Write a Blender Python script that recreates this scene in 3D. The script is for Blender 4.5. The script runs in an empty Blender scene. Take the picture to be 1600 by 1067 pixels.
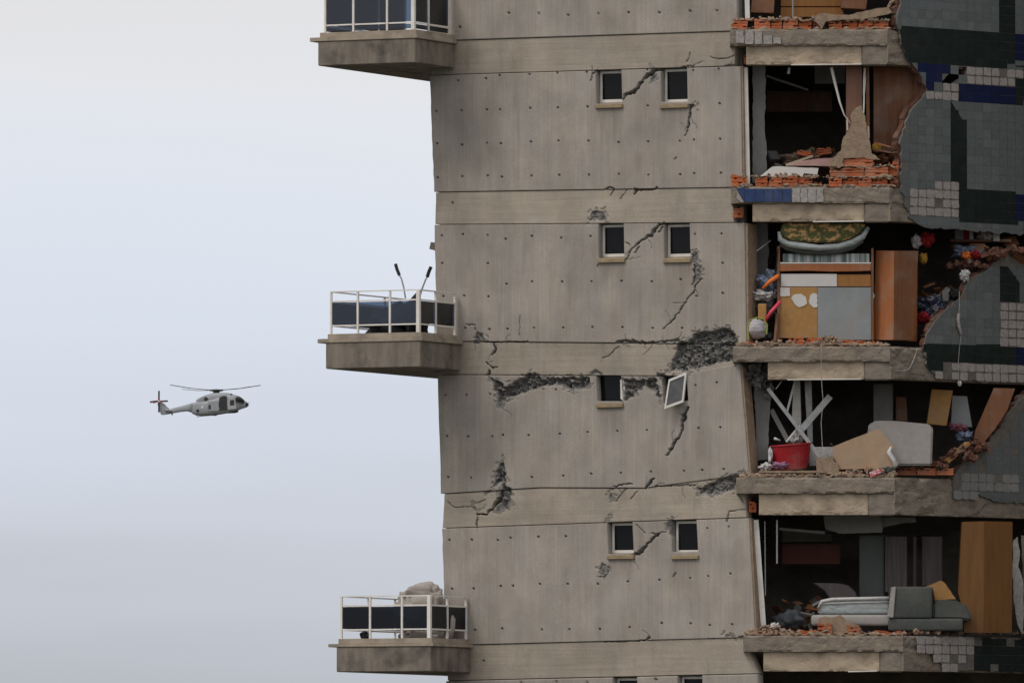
import bpy, bmesh, math, random
import numpy as np
from mathutils import Vector, Matrix, noise as mnoise

random.seed(7)
scene = bpy.context.scene
COL = scene.collection

# ------------------------------------------------------------------ camera
CAM = Vector((0.0, -217.0, 1.7))            # a long lens, 217 m from the tower
FPX = 400.0 / 36.0 * 1600.0
PITCH = math.atan(836.5 / FPX)
cam = bpy.data.cameras.new('camera')
cam.lens = 400.0; cam.sensor_width = 36.0; cam.sensor_fit = 'HORIZONTAL'
cam.clip_start = 1.0; cam.clip_end = 30000.0
camo = bpy.data.objects.new('camera', cam); COL.objects.link(camo)
camo.location = CAM; camo.rotation_euler = (math.pi / 2 + PITCH, 0, 0)
scene.camera = camo

# ------------------------------------------------------------------ sky
SUN_EL, SUN_AZ = math.radians(54), math.radians(-128)     # azimuth of the sun, clockwise from +Y
world = bpy.data.worlds.new('World'); scene.world = world; world.use_nodes = True
wn = world.node_tree; wn.nodes.clear()
def N(tree, t, **kw):
    n = tree.nodes.new(t)
    for k, v in kw.items(): setattr(n, k, v)
    return n
out = N(wn, 'ShaderNodeOutputWorld'); bg = N(wn, 'ShaderNodeBackground')
sky = N(wn, 'ShaderNodeTexSky'); sky.sky_type = 'NISHITA'; sky.sun_disc = False
sky.sun_elevation = SUN_EL; sky.sun_rotation = SUN_AZ; sky.dust_density = 4.0; sky.air_density = 1.5
skys = N(wn, 'ShaderNodeVectorMath', operation='SCALE'); skys.inputs['Scale'].default_value = 0.07
tc = N(wn, 'ShaderNodeTexCoord'); sep = N(wn, 'ShaderNodeSeparateXYZ')
mp = N(wn, 'ShaderNodeMapping'); mp.inputs['Scale'].default_value = (7, 7, 60)
nz = N(wn, 'ShaderNodeTexNoise'); nz.inputs['Scale'].default_value = 1.3; nz.inputs['Detail'].default_value = 4
nz.inputs['Roughness'].default_value = 0.45
mad = N(wn, 'ShaderNodeMath', operation='MULTIPLY_ADD'); mad.inputs[1].default_value = 0.024; mad.inputs[2].default_value = -0.012
add = N(wn, 'ShaderNodeMath', operation='ADD')
ramp = N(wn, 'ShaderNodeValToRGB'); cr = ramp.color_ramp
stops = [(0.0, (.43, .445, .48)), (0.017, (.515, .535, .585)), (0.032, (.645, .685, .765)), (0.047, (.735, .795, .90)),
         (0.060, (.785, .83, .91)), (0.0686, (.82, .84, .885)), (0.079, (.81, .81, .835)), (0.3, (.84, .84, .85)), (1.0, (.92, .92, .92))]
cr.elements[0].position = stops[0][0]; cr.elements[0].color = (*stops[0][1], 1)
cr.elements[1].position = stops[-1][0]; cr.elements[1].color = (*stops[-1][1], 1)
for p, c in stops[1:-1]:
    e = cr.elements.new(p); e.color = (*c, 1)
mix = N(wn, 'ShaderNodeMix', data_type='RGBA'); mix.inputs[0].default_value = 0.93
L = wn.links.new
L(tc.outputs['Generated'], sep.inputs[0]); L(tc.outputs['Generated'], mp.inputs[0]); L(mp.outputs[0], nz.inputs['Vector'])
L(nz.outputs['Fac'], mad.inputs[0]); L(mad.outputs[0], add.inputs[0]); L(sep.outputs['Z'], add.inputs[1])
L(add.outputs[0], ramp.inputs[0]); L(sky.outputs[0], skys.inputs[0])
L(skys.outputs[0], mix.inputs[6]); L(ramp.outputs[0], mix.inputs[7]); L(mix.outputs[2], bg.inputs[0]); L(bg.outputs[0], out.inputs[0])
bg.inputs[1].default_value = 1.0

sl = bpy.data.lights.new('sun', 'SUN'); sl.energy = 1.5; sl.angle = math.radians(22); sl.color = (1.0, 0.95, 0.88)
so = bpy.data.objects.new('sun', sl); COL.objects.link(so)
sd = Vector((math.sin(SUN_AZ) * math.cos(SUN_EL), math.cos(SUN_AZ) * math.cos(SUN_EL), math.sin(SUN_EL)))
so.rotation_euler = sd.to_track_quat('Z', 'Y').to_euler(); so.location = (-60, -80, 120)

vs = scene.view_settings
vs.view_transform = 'Standard'; vs.look = 'None'; vs.gamma = 1.0; vs.use_curve_mapping = False; vs.exposure = 0.0

# ------------------------------------------------------------------ survey: photo measurements -> points on known planes
CA, SA = math.cos(PITCH), math.sin(PITCH)
def rays(px, py):
    dx = (np.asarray(px, float) - 800.0) / FPX; dy = (533.5 - np.asarray(py, float)) / FPX
    return np.stack([dx, CA - dy * SA, SA + dy * CA], -1)
CAMN = np.array(CAM)
class Plane:
    def __init__(s, p0, n): s.p0 = np.array(p0, float); s.n = np.array(n, float); s.t = np.array([-n[1], n[0], 0.0])
    def pt(s, px, py, off=0.0):
        d = rays(px, py); k = np.dot(s.p0 + s.n * off - CAMN, s.n) / (d @ s.n)
        return CAMN + d * k[..., None]
    def u(s, p): return (np.asarray(p) - s.p0) @ s.t
    def at(s, u, z, off=0.0):
        q = s.p0 + s.t * u + s.n * off; return np.array([q[0], q[1], z])
TH = math.radians(26)
def P(px, py, Y=0.0):
    d = rays(px, py); k = (Y - CAM.y) / d[..., 1]
    return CAMN + d * k[..., None]
W = Plane(P(1165, 533, 0.0), (-math.sin(TH), -math.cos(TH), 0))        # board-marked front wall
TT = math.radians(42)
SY = -0.28                                                            # slab noses stand proud of the wall end
T = Plane(P(1390, 533, SY), (math.sin(TT), -math.cos(TT), 0))          # tiled flank
def YP(Y): return Plane((0, Y, 0), (0, -1, 0))
WT = np.array([math.cos(TH), -math.sin(TH), 0.0]); WI = np.array([math.sin(TH), math.cos(TH), 0.0])   # along wall, into wall
M_PX = 217.0 / FPX                                                    # metres per photo pixel at the tower

# ------------------------------------------------------------------ object helpers
WLOC = {}
def link(o, parent=None, loc=(0, 0, 0)):
    COL.objects.link(o); o.location = loc; WLOC[o.name] = Vector(loc)
    if parent is not None:
        o.parent = parent; o.matrix_parent_inverse = Matrix.Translation(-WLOC[parent.name])
    return o
def tag(o, label=None, cat=None, group=None, kind=None):
    for k, v in (('label', label), ('category', cat), ('group', group), ('kind', kind)):
        if v: o[k] = v
    return o
def thing(name, label, cat, loc, group=None):
    o = bpy.data.objects.new(name, None); o.empty_display_size = 0.2
    link(o, None, tuple(loc)); return tag(o, label, cat, group)
class MB:
    def __init__(s): s.v = []; s.f = []
    def add(s, verts, faces):
        b = len(s.v); s.v += [tuple(map(float, v)) for v in verts]; s.f += [tuple(b + i for i in f) for f in faces]; return s
    def prism(s, front, vec):
        n = len(front); vec = np.array(vec, float)
        fr = [np.array(p, float) for p in front]; bk = [p + vec for p in fr]
        s.add(fr + bk, [tuple(range(n)), tuple(range(2 * n - 1, n - 1, -1))] + [(i, i + n, (i + 1) % n + n, (i + 1) % n) for i in range(n)])
        return s
    def box(s, o, ax, ay, az):       # corner and three edge vectors
        o, ax, ay, az = (np.array(q, float) for q in (o, ax, ay, az))
        return s.prism([o, o + ax, o + ax + az, o + az], ay)
    def bar(s, a, b, w, h=None, up=(0, 0, 1)):
        a, b = np.array(a, float), np.array(b, float); h = h or w
        d = b - a; d /= np.linalg.norm(d); up = np.array(up, float)
        sx = np.cross(d, up)
        if np.linalg.norm(sx) < 1e-4: sx = np.cross(d, np.array([1.0, 0, 0]))
        sx /= np.linalg.norm(sx); sz = np.cross(sx, d)
        c = [a + sx * i * w / 2 + sz * j * h / 2 for i, j in ((-1, -1), (1, -1), (1, 1), (-1, 1))]
        return s.prism(c, b - a)
    def tube(s, pts, r, n=6):
        pts = [np.array(p, float) for p in pts]; rr = r if hasattr(r, '__len__') else [r] * len(pts)
        ring = []
        for i, p in enumerate(pts):
            d = pts[min(i + 1, len(pts) - 1)] - pts[max(i - 1, 0)]; d /= np.linalg.norm(d) + 1e-9
            a = np.cross(d, [0.31, 0.2, 0.93]); a /= np.linalg.norm(a) + 1e-9; b = np.cross(d, a)
            ring.append([p + rr[i] * (math.cos(k * 2 * math.pi / n) * a + math.sin(k * 2 * math.pi / n) * b) for k in range(n)])
        vs_ = [q for rg in ring for q in rg]; fs = []
        for i in range(len(pts) - 1):
            for k in range(n):
                fs.append((i * n + k, i * n + (k + 1) % n, (i + 1) * n + (k + 1) % n, (i + 1) * n + k))
        fs += [tuple(range(n - 1, -1, -1)), tuple(range((len(pts) - 1) * n, len(pts) * n))]
        return s.add(vs_, fs)
    def bm(s, bmx):
        bmx.verts.ensure_lookup_table(); s.add([v.co[:] for v in bmx.verts], [tuple(v.index for v in f.verts) for f in bmx.faces]); bmx.free(); return s
    def build(s, name, mat, parent=None, smooth=False, bevel=0.0, fix=True):
        v = np.array(s.v); lo, hi = v.min(0), v.max(0); loc = ((lo[0] + hi[0]) / 2, (lo[1] + hi[1]) / 2, lo[2])
        me = bpy.data.meshes.new(name); me.from_pydata([tuple(q) for q in v - np.array(loc)], [], s.f)
        if fix or bevel:
            b = bmesh.new(); b.from_mesh(me)
            bmesh.ops.recalc_face_normals(b, faces=b.faces)
            if bevel: bmesh.ops.bevel(b, geom=[e for e in b.edges if len(e.link_faces) == 2 and e.calc_face_angle(0) > 0.6], offset=bevel, segments=2, affect='EDGES', clamp_overlap=True)
            b.to_mesh(me); b.free()
        if smooth: me.polygons.foreach_set('use_smooth', [True] * len(me.polygons))
        if mat: me.materials.append(mat)
        o = bpy.data.objects.new(name, me); link(o, parent, loc); return o
def dup(o, parent, loc, rot=None, scale=None, mat=None):
    c = o.copy(); link(c, parent, tuple(loc))
    if rot is not None: c.rotation_euler = rot
    if scale is not None: c.scale = scale
    return c
def px_prism(pts, Y, thick):                    # outline measured on the plane at distance Y, given a real thickness
    fr = [P(x, y, Y) for x, y in pts]; return MB().prism(fr, (0, thick, 0))
def quad(x0, y0, x1, y1): return [(x0, y0), (x1, y0), (x1, y1), (x0, y1)]
def rbox(cx, cy, cz, sx, sy, sz, bev, seg=3):
    b = bmesh.new(); bmesh.ops.create_cube(b, size=1.0)
    for v in b.verts: v.co = Vector((cx + v.co.x * sx, cy + v.co.y * sy, cz + v.co.z * sz))
    bmesh.ops.bevel(b, geom=b.edges[:], offset=bev, segments=seg, affect='EDGES', profile=0.5); return b
def px_rbox(x0, y0, x1, y1, Y, depth, bev, seg=3):
    a, b = P(x0, y1, Y), P(x1, y0, Y)
    return rbox((a[0] + b[0]) / 2, Y + depth / 2, (a[2] + b[2]) / 2, b[0] - a[0], depth, b[2] - a[2], bev, seg)
def lump(c, r, amp=0.25, freq=2.0, sub=3, seed=0, flat=None):
    b = bmesh.new(); bmesh.ops.create_icosphere(b, subdivisions=sub, radius=1.0)
    for v in b.verts:
        q = v.co.copy(); off = Vector((seed * 3.1, seed * 1.7, seed * 0.3))
        f = 1 + 1.5 * amp * mnoise.fractal(q * freq * .9 + off, 0.8, 2.0, 5)
        ridge = 1 - abs(mnoise.noise(Vector((q.x, q.y, q.z * .5)) * freq * 2.6 + off)) * amp * 1.5
        q = q * f * ridge
        if flat is not None and q.z < flat: q.z = flat
        v.co = Vector((c[0] + q.x * r[0], c[1] + q.y * r[1], c[2] + q.z * r[2]))
    return b
def px_lump(x0, y0, x1, y1, Y, depth, amp=0.25, freq=2.0, sub=3, seed=0, flat=None):
    a, b = P(x0, y1, Y), P(x1, y0, Y)
    return lump(((a[0] + b[0]) / 2, Y + depth / 2, (a[2] + b[2]) / 2), ((b[0] - a[0]) / 2, depth / 2, (b[2] - a[2]) / 2), amp, freq, sub, seed, flat)
def jag(pts, amp, step, seed=0, closed=True):
    rnd = random.Random(seed); o = []; n = len(pts)
    for i in range(n if closed else n - 1):
        a, b = pts[i], pts[(i + 1) % n]; k = max(1, int(math.hypot(b[0] - a[0], b[1] - a[1]) / step))
        for j in range(k):
            t = j / k; e = amp if j else amp * 0.3
            o.append((a[0] + (b[0] - a[0]) * t + rnd.uniform(-e, e), a[1] + (b[1] - a[1]) * t + rnd.uniform(-e, e)))
    if not closed: o.append(pts[-1])
    return o
def clip_rect(poly, x0, x1, y0, y1):
    def cut(p, ins, inter):
        o = []
        for i in range(len(p)):
            a, b = p[i - 1], p[i]
            if ins(b):
                if not ins(a): o.append(inter(a, b))
                o.append(b)
            elif ins(a): o.append(inter(a, b))
        return o
    def ix(X): return lambda a, b: (X, a[1] + (b[1] - a[1]) * (X - a[0]) / (b[0] - a[0]))
    def iy(Yv): return lambda a, b: (a[0] + (b[0] - a[0]) * (Yv - a[1]) / (b[1] - a[1]), Yv)
    for ins, it in ((lambda q: q[0] >= x0, ix(x0)), (lambda q: q[0] <= x1, ix(x1)), (lambda q: q[1] >= y0, iy(y0)), (lambda q: q[1] <= y1, iy(y1))):
        if len(poly) < 3: return []
        poly = cut(poly, ins, it)
    return poly
def area(p): return abs(sum(p[i - 1][0] * p[i][1] - p[i][0] * p[i - 1][1] for i in range(len(p)))) / 2 if len(p) > 2 else 0
def inside(q, poly):
    c = False
    for i in range(len(poly)):
        (x1, y1), (x2, y2) = poly[i - 1], poly[i]
        if (y1 > q[1]) != (y2 > q[1]) and q[0] < (x2 - x1) * (q[1] - y1) / (y2 - y1) + x1: c = not c
    return c

# ------------------------------------------------------------------ materials
def mat(name, c1, c2=None, scale=(6, 6, 6), rough=0.8, bump=0.15, bscale=40, contrast=(0.3, 0.7), metal=0.0, spec=0.4, dirt=None, rotz=0.0, objc=False, vary=0.0):
    m = bpy.data.materials.new(name); m.use_nodes = True; t = m.node_tree; l = t.links.new
    b = t.nodes['Principled BSDF']; b.inputs['Roughness'].default_value = rough; b.inputs['Metallic'].default_value = metal
    b.inputs['Specular IOR Level'].default_value = spec
    if c2 is None: c2 = tuple(x * 0.78 for x in c1)
    if objc: co = N(t, 'ShaderNodeTexCoord').outputs['Object']
    else: co = N(t, 'ShaderNodeNewGeometry').outputs['Position']
    mpp = N(t, 'ShaderNodeMapping'); mpp.inputs['Scale'].default_value = scale
    rt = N(t, 'ShaderNodeVectorRotate', rotation_type='Z_AXIS'); rt.inputs['Angle'].default_value = rotz
    l(co, rt.inputs['Vector']); l(rt.outputs[0], mpp.inputs['Vector'])
    n1 = N(t, 'ShaderNodeTexNoise'); n1.inputs['Scale'].default_value = 1.0; n1.inputs['Detail'].default_value = 6; n1.inputs['Roughness'].default_value = 0.6
    l(mpp.outputs[0], n1.inputs['Vector'])
    mr = N(t, 'ShaderNodeMapRange'); mr.inputs['From Min'].default_value = contrast[0]; mr.inputs['From Max'].default_value = contrast[1]
    l(n1.outputs['Fac'], mr.inputs['Value'])
    mx = N(t, 'ShaderNodeMix', data_type='RGBA'); mx.inputs[6].default_value = (*c1, 1); mx.inputs[7].default_value = (*c2, 1)
    l(mr.outputs[0], mx.inputs[0]); colr = mx.outputs[2]
    if dirt:
        n3 = N(t, 'ShaderNodeTexNoise'); n3.inputs['Scale'].default_value = 2.7; n3.inputs['Detail'].default_value = 8; l(rt.outputs[0], n3.inputs['Vector'])
        r3 = N(t, 'ShaderNodeMapRange'); r3.inputs['From Min'].default_value = 0.48; r3.inputs['From Max'].default_value = 0.72; r3.inputs['To Max'].default_value = dirt[3]
        l(n3.outputs['Fac'], r3.inputs['Value'])
        m3 = N(t, 'ShaderNodeMix', data_type='RGBA'); m3.inputs[7].default_value = (*dirt[:3], 1); l(colr, m3.inputs[6]); l(r3.outputs[0], m3.inputs[0]); colr = m3.outputs[2]
    if vary:
        oi = N(t, 'ShaderNodeObjectInfo'); rv = N(t, 'ShaderNodeMapRange'); rv.inputs['To Min'].default_value = 1 - vary; rv.inputs['To Max'].default_value = 1 + vary; l(oi.outputs['Random'], rv.inputs['Value'])
        sv = N(t, 'ShaderNodeVectorMath', operation='SCALE'); l(colr, sv.inputs[0]); l(rv.outputs[0], sv.inputs['Scale']); colr = sv.outputs[0]
    l(colr, b.inputs['Base Color'])
    if bump:
        n2 = N(t, 'ShaderNodeTexNoise'); n2.inputs['Scale'].default_value = bscale; n2.inputs['Detail'].default_value = 5; l(co, n2.inputs['Vector'])
        bp = N(t, 'ShaderNodeBump'); bp.inputs['Strength'].default_value = bump; bp.inputs['Distance'].default_value = 0.02
        l(n2.outputs['Fac'], bp.inputs['Height']); l(bp.outputs[0], b.inputs['Normal'])
    return m
def concrete(name, vertical=True, tint=(0.350, 0.308, 0.264)):
    m = bpy.data.materials.new(name); m.use_nodes = True; t = m.node_tree; l = t.links.new
    b = t.nodes['Principled BSDF']; b.inputs['Roughness'].default_value = 0.92; b.inputs['Specular IOR Level'].default_value = 0.2
    g = N(t, 'ShaderNodeNewGeometry'); rt = N(t, 'ShaderNodeVectorRotate', rotation_type='Z_AXIS'); rt.inputs['Angle'].default_value = TH
    l(g.outputs['Position'], rt.inputs['Vector'])
    def tex(scale, detail=5, rough=0.6):
        q = N(t, 'ShaderNodeMapping'); q.inputs['Scale'].default_value = scale; l(rt.outputs[0], q.inputs['Vector'])
        n = N(t, 'ShaderNodeTexNoise'); n.inputs['Scale'].default_value = 1; n.inputs['Detail'].default_value = detail; n.inputs['Roughness'].default_value = rough
        l(q.outputs[0], n.inputs['Vector']); return n.outputs['Fac']
    def rng(v, a, bb, lo, hi):
        q = N(t, 'ShaderNodeMapRange'); q.inputs['From Min'].default_value = a; q.inputs['From Max'].default_value = bb
        q.inputs['To Min'].default_value = lo; q.inputs['To Max'].default_value = hi; l(v, q.inputs['Value']); return q.outputs[0]
    def mul(a, bb):
        q = N(t, 'ShaderNodeMath', operation='MULTIPLY'); l(a, q.inputs[0]); l(bb, q.inputs[1]); return q.outputs[0]
    st = (34, 34, 0.55) if vertical else (0.7, 0.7, 30)
    st2 = (5.5, 5.5, 0.32) if vertical else (0.5, 0.5, 7)
    fine = tex(st, 4); boards = tex(st2, 4); blot = tex((1.1, 1.1, 0.9), 5); grain = tex((85, 85, 85), 2)
    v = mul(mul(rng(fine, 0.3, 0.7, 0.91, 1.08), rng(boards, 0.30, 0.70, 0.94, 1.05)), mul(rng(blot, 0.3, 0.7, 0.80, 1.14), rng(grain, 0.3, 0.7, 0.80, 1.20)))
    oi = N(t, 'ShaderNodeObjectInfo'); v = mul(v, rng(oi.outputs['Random'], 0, 1, 0.95, 1.05))
    hue = tex((2.1, 2.1, 0.8), 4)
    mx = N(t, 'ShaderNodeMix', data_type='RGBA'); l(rng(hue, 0.35, 0.65, 0, 1), mx.inputs[0])
    mx.inputs[6].default_value = (*tint, 1); mx.inputs[7].default_value = (tint[0] * 0.93, tint[1] * 0.95, tint[2] * 1.0, 1)
    sc = N(t, 'ShaderNodeVectorMath', operation='SCALE'); l(mx.outputs[2], sc.inputs[0]); l(v, sc.inputs['Scale'])
    stain = N(t, 'ShaderNodeAttribute', attribute_name='stain'); ms = N(t, 'ShaderNodeMix', data_type='RGBA')
    ms.inputs[7].default_value = (0.085, 0.066, 0.05, 1); l(sc.outputs[0], ms.inputs[6])
    l(mul(stain.outputs['Fac'], rng(fine, 0.3, 0.65, 0.15, 1.0)), ms.inputs[0])
    sp = N(t, 'ShaderNodeAttribute', attribute_name='spall'); agg = tex((11, 11, 11), 8, 0.75)
    ag = N(t, 'ShaderNodeMix', data_type='RGBA'); ag.inputs[6].default_value = (0.06, 0.057, 0.055, 1); ag.inputs[7].default_value = (0.27, 0.258, 0.245, 1)
    l(rng(agg, 0.35, 0.65, 0, 1), ag.inputs[0])
    mf = N(t, 'ShaderNodeMix', data_type='RGBA'); l(ms.outputs[2], mf.inputs[6]); l(ag.outputs[2], mf.inputs[7]); l(sp.outputs['Fac'], mf.inputs[0])
    l(mf.outputs[2], b.inputs['Base Color'])
    ha = N(t, 'ShaderNodeMath', operation='MULTIPLY_ADD'); l(fine, ha.inputs[0]); ha.inputs[1].default_value = 1.2; l(grain, ha.inputs[2])
    bp = N(t, 'ShaderNodeBump'); bp.inputs['Strength'].default_value = 0.22; bp.inputs['Distance'].default_value = 0.012
    l(ha.outputs[0], bp.inputs['Height']); l(bp.outputs[0], b.inputs['Normal'])
    return m
def glassy(name, tint, refl=0.05):
    m = bpy.data.materials.new(name); m.use_nodes = True; t = m.node_tree; t.nodes.clear(); l = t.links.new
    o = N(t, 'ShaderNodeOutputMaterial'); tr = N(t, 'ShaderNodeBsdfTransparent'); gl = N(t, 'ShaderNodeBsdfGlossy'); mx = N(t, 'ShaderNodeMixShader')
    tr.inputs['Color'].default_value = (*tint, 1); gl.inputs['Roughness'].default_value = 0.04; gl.inputs['Color'].default_value = (0.75, 0.78, 0.85, 1)
    fr = N(t, 'ShaderNodeFresnel'); fr.inputs['IOR'].default_value = 1.0 + refl * 9
    l(fr.outputs[0], mx.inputs[0]); l(tr.outputs[0], mx.inputs[1]); l(gl.outputs[0], mx.inputs[2]); l(mx.outputs[0], o.inputs['Surface']); return m
M = {}
M['conc_v'] = concrete('board_marked_concrete', True)
M['conc_h'] = concrete('banded_concrete', False, (0.375, 0.320, 0.258))
M['fascia'] = mat('stained_fascia_concrete', (0.255, 0.215, 0.175), (0.135, 0.113, 0.094), (4, 4, 0.7), 0.92, 0.3, 35, dirt=(0.04, 0.036, 0.032, 0.75), rotz=TH)
M['lip'] = mat('weathered_lip_concrete', (0.40, 0.335, 0.265), (0.28, 0.23, 0.18), (3, 3, 6), 0.9, 0.25, 45, dirt=(0.10, 0.088, 0.075, 0.5))
M['slab'] = mat('broken_slab_concrete', (0.275, 0.228, 0.185), (0.145, 0.12, 0.10), (4.5, 4.5, 9), 0.95, 0.45, 30, dirt=(0.30, 0.235, 0.17, 0.55))
M['beam'] = mat('cream_plaster', (0.50, 0.40, 0.295), (0.36, 0.28, 0.205), (2.2, 2.2, 4), 0.9, 0.3, 30, dirt=(0.17, 0.135, 0.10, 0.65))
M['mortar'] = mat('tan_mortar', (0.34, 0.245, 0.17), (0.21, 0.15, 0.105), (9, 9, 9), 0.95, 0.7, 25)
M['grout'] = mat('grey_render', (0.17, 0.155, 0.14), (0.11, 0.10, 0.09), (9, 9, 9), 0.95, 0.5, 25)
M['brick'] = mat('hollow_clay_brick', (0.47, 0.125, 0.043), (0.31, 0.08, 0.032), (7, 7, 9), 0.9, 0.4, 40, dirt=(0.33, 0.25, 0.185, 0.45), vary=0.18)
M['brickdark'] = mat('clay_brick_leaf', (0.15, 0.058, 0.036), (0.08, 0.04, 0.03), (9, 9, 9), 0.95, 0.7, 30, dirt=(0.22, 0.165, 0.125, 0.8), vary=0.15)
M['tile_grey'] = mat('grey_tile', (0.142, 0.156, 0.161), (0.108, 0.119, 0.123), (14, 14, 14), 0.55, 0.05, 60, spec=0.3, dirt=(0.16, 0.15, 0.14, 0.35), vary=0.13)
M['tile_green'] = mat('dark_green_tile', (0.013, 0.023, 0.020), (0.008, 0.014, 0.013), (12, 12, 12), 0.45, 0.05, 60, spec=0.22, dirt=(0.04, 0.04, 0.038, 0.25), vary=0.13)
M['tile_blue'] = mat('dark_blue_tile', (0.006, 0.013, 0.062), (0.005, 0.010, 0.045), (12, 12, 12), 0.45, 0.05, 60, spec=0.22, dirt=(0.03, 0.035, 0.05, 0.25), vary=0.13)
M['tile_bright'] = mat('blue_tile', (0.017, 0.045, 0.145), (0.012, 0.032, 0.10), (12, 12, 12), 0.35, 0.05, 60, dirt=(0.16, 0.17, 0.2, 0.35))
M['pad'] = mat('white_tile_adhesive', (0.40, 0.365, 0.345), (0.25, 0.225, 0.21), (16, 16, 16), 0.9, 0.5, 35)
M['white'] = mat('white_lacquer', (0.72, 0.69, 0.65), (0.58, 0.55, 0.50), (5, 5, 5), 0.5, 0.05, 60)
M['rail'] = mat('white_rail_paint', (0.80, 0.76, 0.72), (0.66, 0.62, 0.57), (4, 4, 4), 0.45, 0.03, 60)
M['sill'] = mat('ochre_stone_sill', (0.36, 0.27, 0.165), (0.22, 0.165, 0.105), (6, 6, 10), 0.9, 0.3, 40)
M['whitep'] = mat('white_panel', (0.60, 0.575, 0.55), (0.54, 0.51, 0.49), (2, 2, 2), 0.7, 0.05, 40)
M['pane'] = mat('dark_window_glass', (0.006, 0.006, 0.007), None, (2, 2, 2), 0.12, 0, spec=0.18)
M['glass'] = glassy('tinted_balustrade_glass', (0.30, 0.36, 0.45), 0.07)
M['glass2'] = glassy('reflection_toned_glass', (0.11, 0.145, 0.19), 0.05)  # same balustrade glass, tint darkened in place of its differing reflections
M['wood'] = mat('orange_wood_veneer', (0.36, 0.125, 0.042), (0.27, 0.09, 0.03), (14, 14, 1.2), 0.55, 0.06, 60, dirt=(0.26, 0.22, 0.18, 0.4))
M['wood_dk'] = mat('brown_wood_veneer', (0.215, 0.085, 0.035), (0.15, 0.06, 0.026), (14, 14, 1.2), 0.6, 0.06, 60, dirt=(0.26, 0.22, 0.18, 0.4))
M['ochre'] = mat('ochre_wood_panel', (0.33, 0.145, 0.036), (0.25, 0.105, 0.026), (10, 10, 1.2), 0.6, 0.08, 50)
M['ochre_shaded'] = mat('shade_toned_ochre', (0.175, 0.075, 0.016), (0.125, 0.052, 0.011), (10, 10, 1.2), 0.6, 0.08, 50)  # ochre darkened so the wardrobe's deep shade sits in its colour
M['fibre'] = mat('brown_fibreboard', (0.40, 0.215, 0.075), (0.33, 0.17, 0.055), (9, 9, 9), 0.85, 0.1, 80, dirt=(0.26, 0.22, 0.18, 0.4))
M['beige'] = mat('beige_board', (0.42, 0.29, 0.19), (0.35, 0.235, 0.15), (5, 5, 5), 0.85, 0.12, 60, dirt=(0.26, 0.22, 0.18, 0.4))
M['greyp'] = mat('grey_blue_panel', (0.27, 0.285, 0.29), (0.22, 0.235, 0.245), (4, 4, 4), 0.7, 0.05, 60, dirt=(0.26, 0.22, 0.18, 0.4))
M['greydoor'] = mat('grey_green_door', (0.15, 0.165, 0.155), (0.12, 0.132, 0.125), (4, 4, 1), 0.8, 0.05, 60)
M['plaster'] = mat('grey_plaster', (0.25, 0.245, 0.235), (0.18, 0.175, 0.17), (3, 3, 2), 0.95, 0.3, 20)
M['room'] = mat('room_wall', (0.23, 0.20, 0.17), (0.09, 0.08, 0.07), (1.2, 1.2, 1.8), 0.95, 0.3, 12)
M['ceil'] = mat('ceiling_plaster', (0.30, 0.28, 0.255), (0.2, 0.185, 0.17), (1.5, 1.5, 1.5), 0.95, 0.2, 15)
M['metal'] = mat('dull_steel', (0.42, 0.42, 0.42), (0.28, 0.28, 0.28), (8, 8, 8), 0.45, 0.05, 60, metal=0.6)
M['black'] = mat('black_plastic', (0.012, 0.012, 0.014), None, (5, 5, 5), 0.6, 0.05, 60)
M['sofa'] = mat('grey_green_fabric', (0.080, 0.087, 0.080), (0.055, 0.06, 0.056), (20, 20, 20), 0.95, 0.35, 120, dirt=(0.13, 0.12, 0.10, 0.35))
M['greyfab'] = mat('light_grey_fabric', (0.36, 0.335, 0.315), (0.30, 0.275, 0.26), (10, 10, 10), 0.95, 0.25, 140)
M['plastic'] = mat('clear_wrap', (0.40, 0.43, 0.42), (0.22, 0.25, 0.25), (6, 6, 22), 0.25, 0.6, 14, spec=0.6)
M['red'] = mat('red_plastic', (0.36, 0.010, 0.016), (0.24, 0.006, 0.011), (5, 5, 5), 0.42, 0.05, 40, dirt=(0.26, 0.22, 0.18, 0.4))
M['redcl'] = mat('red_cloth', (0.36, 0.015, 0.02), (0.2, 0.01, 0.014), (12, 12, 12), 0.95, 0.4, 40)
M['yellow'] = mat('yellow_cloth', (0.42, 0.24, 0.03), None, (12, 12, 12), 0.95, 0.4, 40)
M['whitecl'] = mat('white_cloth', (0.62, 0.60, 0.59), (0.42, 0.40, 0.40), (14, 14, 14), 0.95, 0.5, 30)
M['navy'] = mat('navy_and_white_cloth', (0.02, 0.024, 0.05), (0.30, 0.30, 0.33), (9, 9, 9), 0.95, 0.5, 30, contrast=(0.52, 0.58))
M['bluecl'] = mat('pale_blue_cloth', (0.20, 0.24, 0.34), (0.07, 0.085, 0.12), (12, 12, 12), 0.95, 0.5, 30, contrast=(0.42, 0.58))
M['mauve'] = mat('mauve_cloth', (0.30, 0.15, 0.24), (0.2, 0.1, 0.16), (12, 12, 12), 0.9, 0.4, 40)
M['pink'] = mat('pink_board', (0.46, 0.28, 0.26), (0.38, 0.22, 0.20), (4, 4, 4), 0.8, 0.1, 40)
M['pinkpl'] = mat('hot_pink_plastic', (0.70, 0.06, 0.11), None, (4, 4, 4), 0.4, 0, 40)
M['orange'] = mat('orange_plastic', (0.75, 0.18, 0.03), None, (4, 4, 4), 0.45, 0, 40)
M['green'] = mat('lime_plastic', (0.33, 0.38, 0.04), None, (4, 4, 4), 0.45, 0, 40)
M['tarp'] = mat('beige_tarpaulin', (0.36, 0.32, 0.285), (0.25, 0.22, 0.195), (5, 5, 5), 0.9, 0.4, 18)
M['curtain'] = mat('grey_mauve_curtain', (0.20, 0.165, 0.165), (0.14, 0.115, 0.115), (16, 16, 0.5), 0.95, 0.2, 40)
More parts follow.
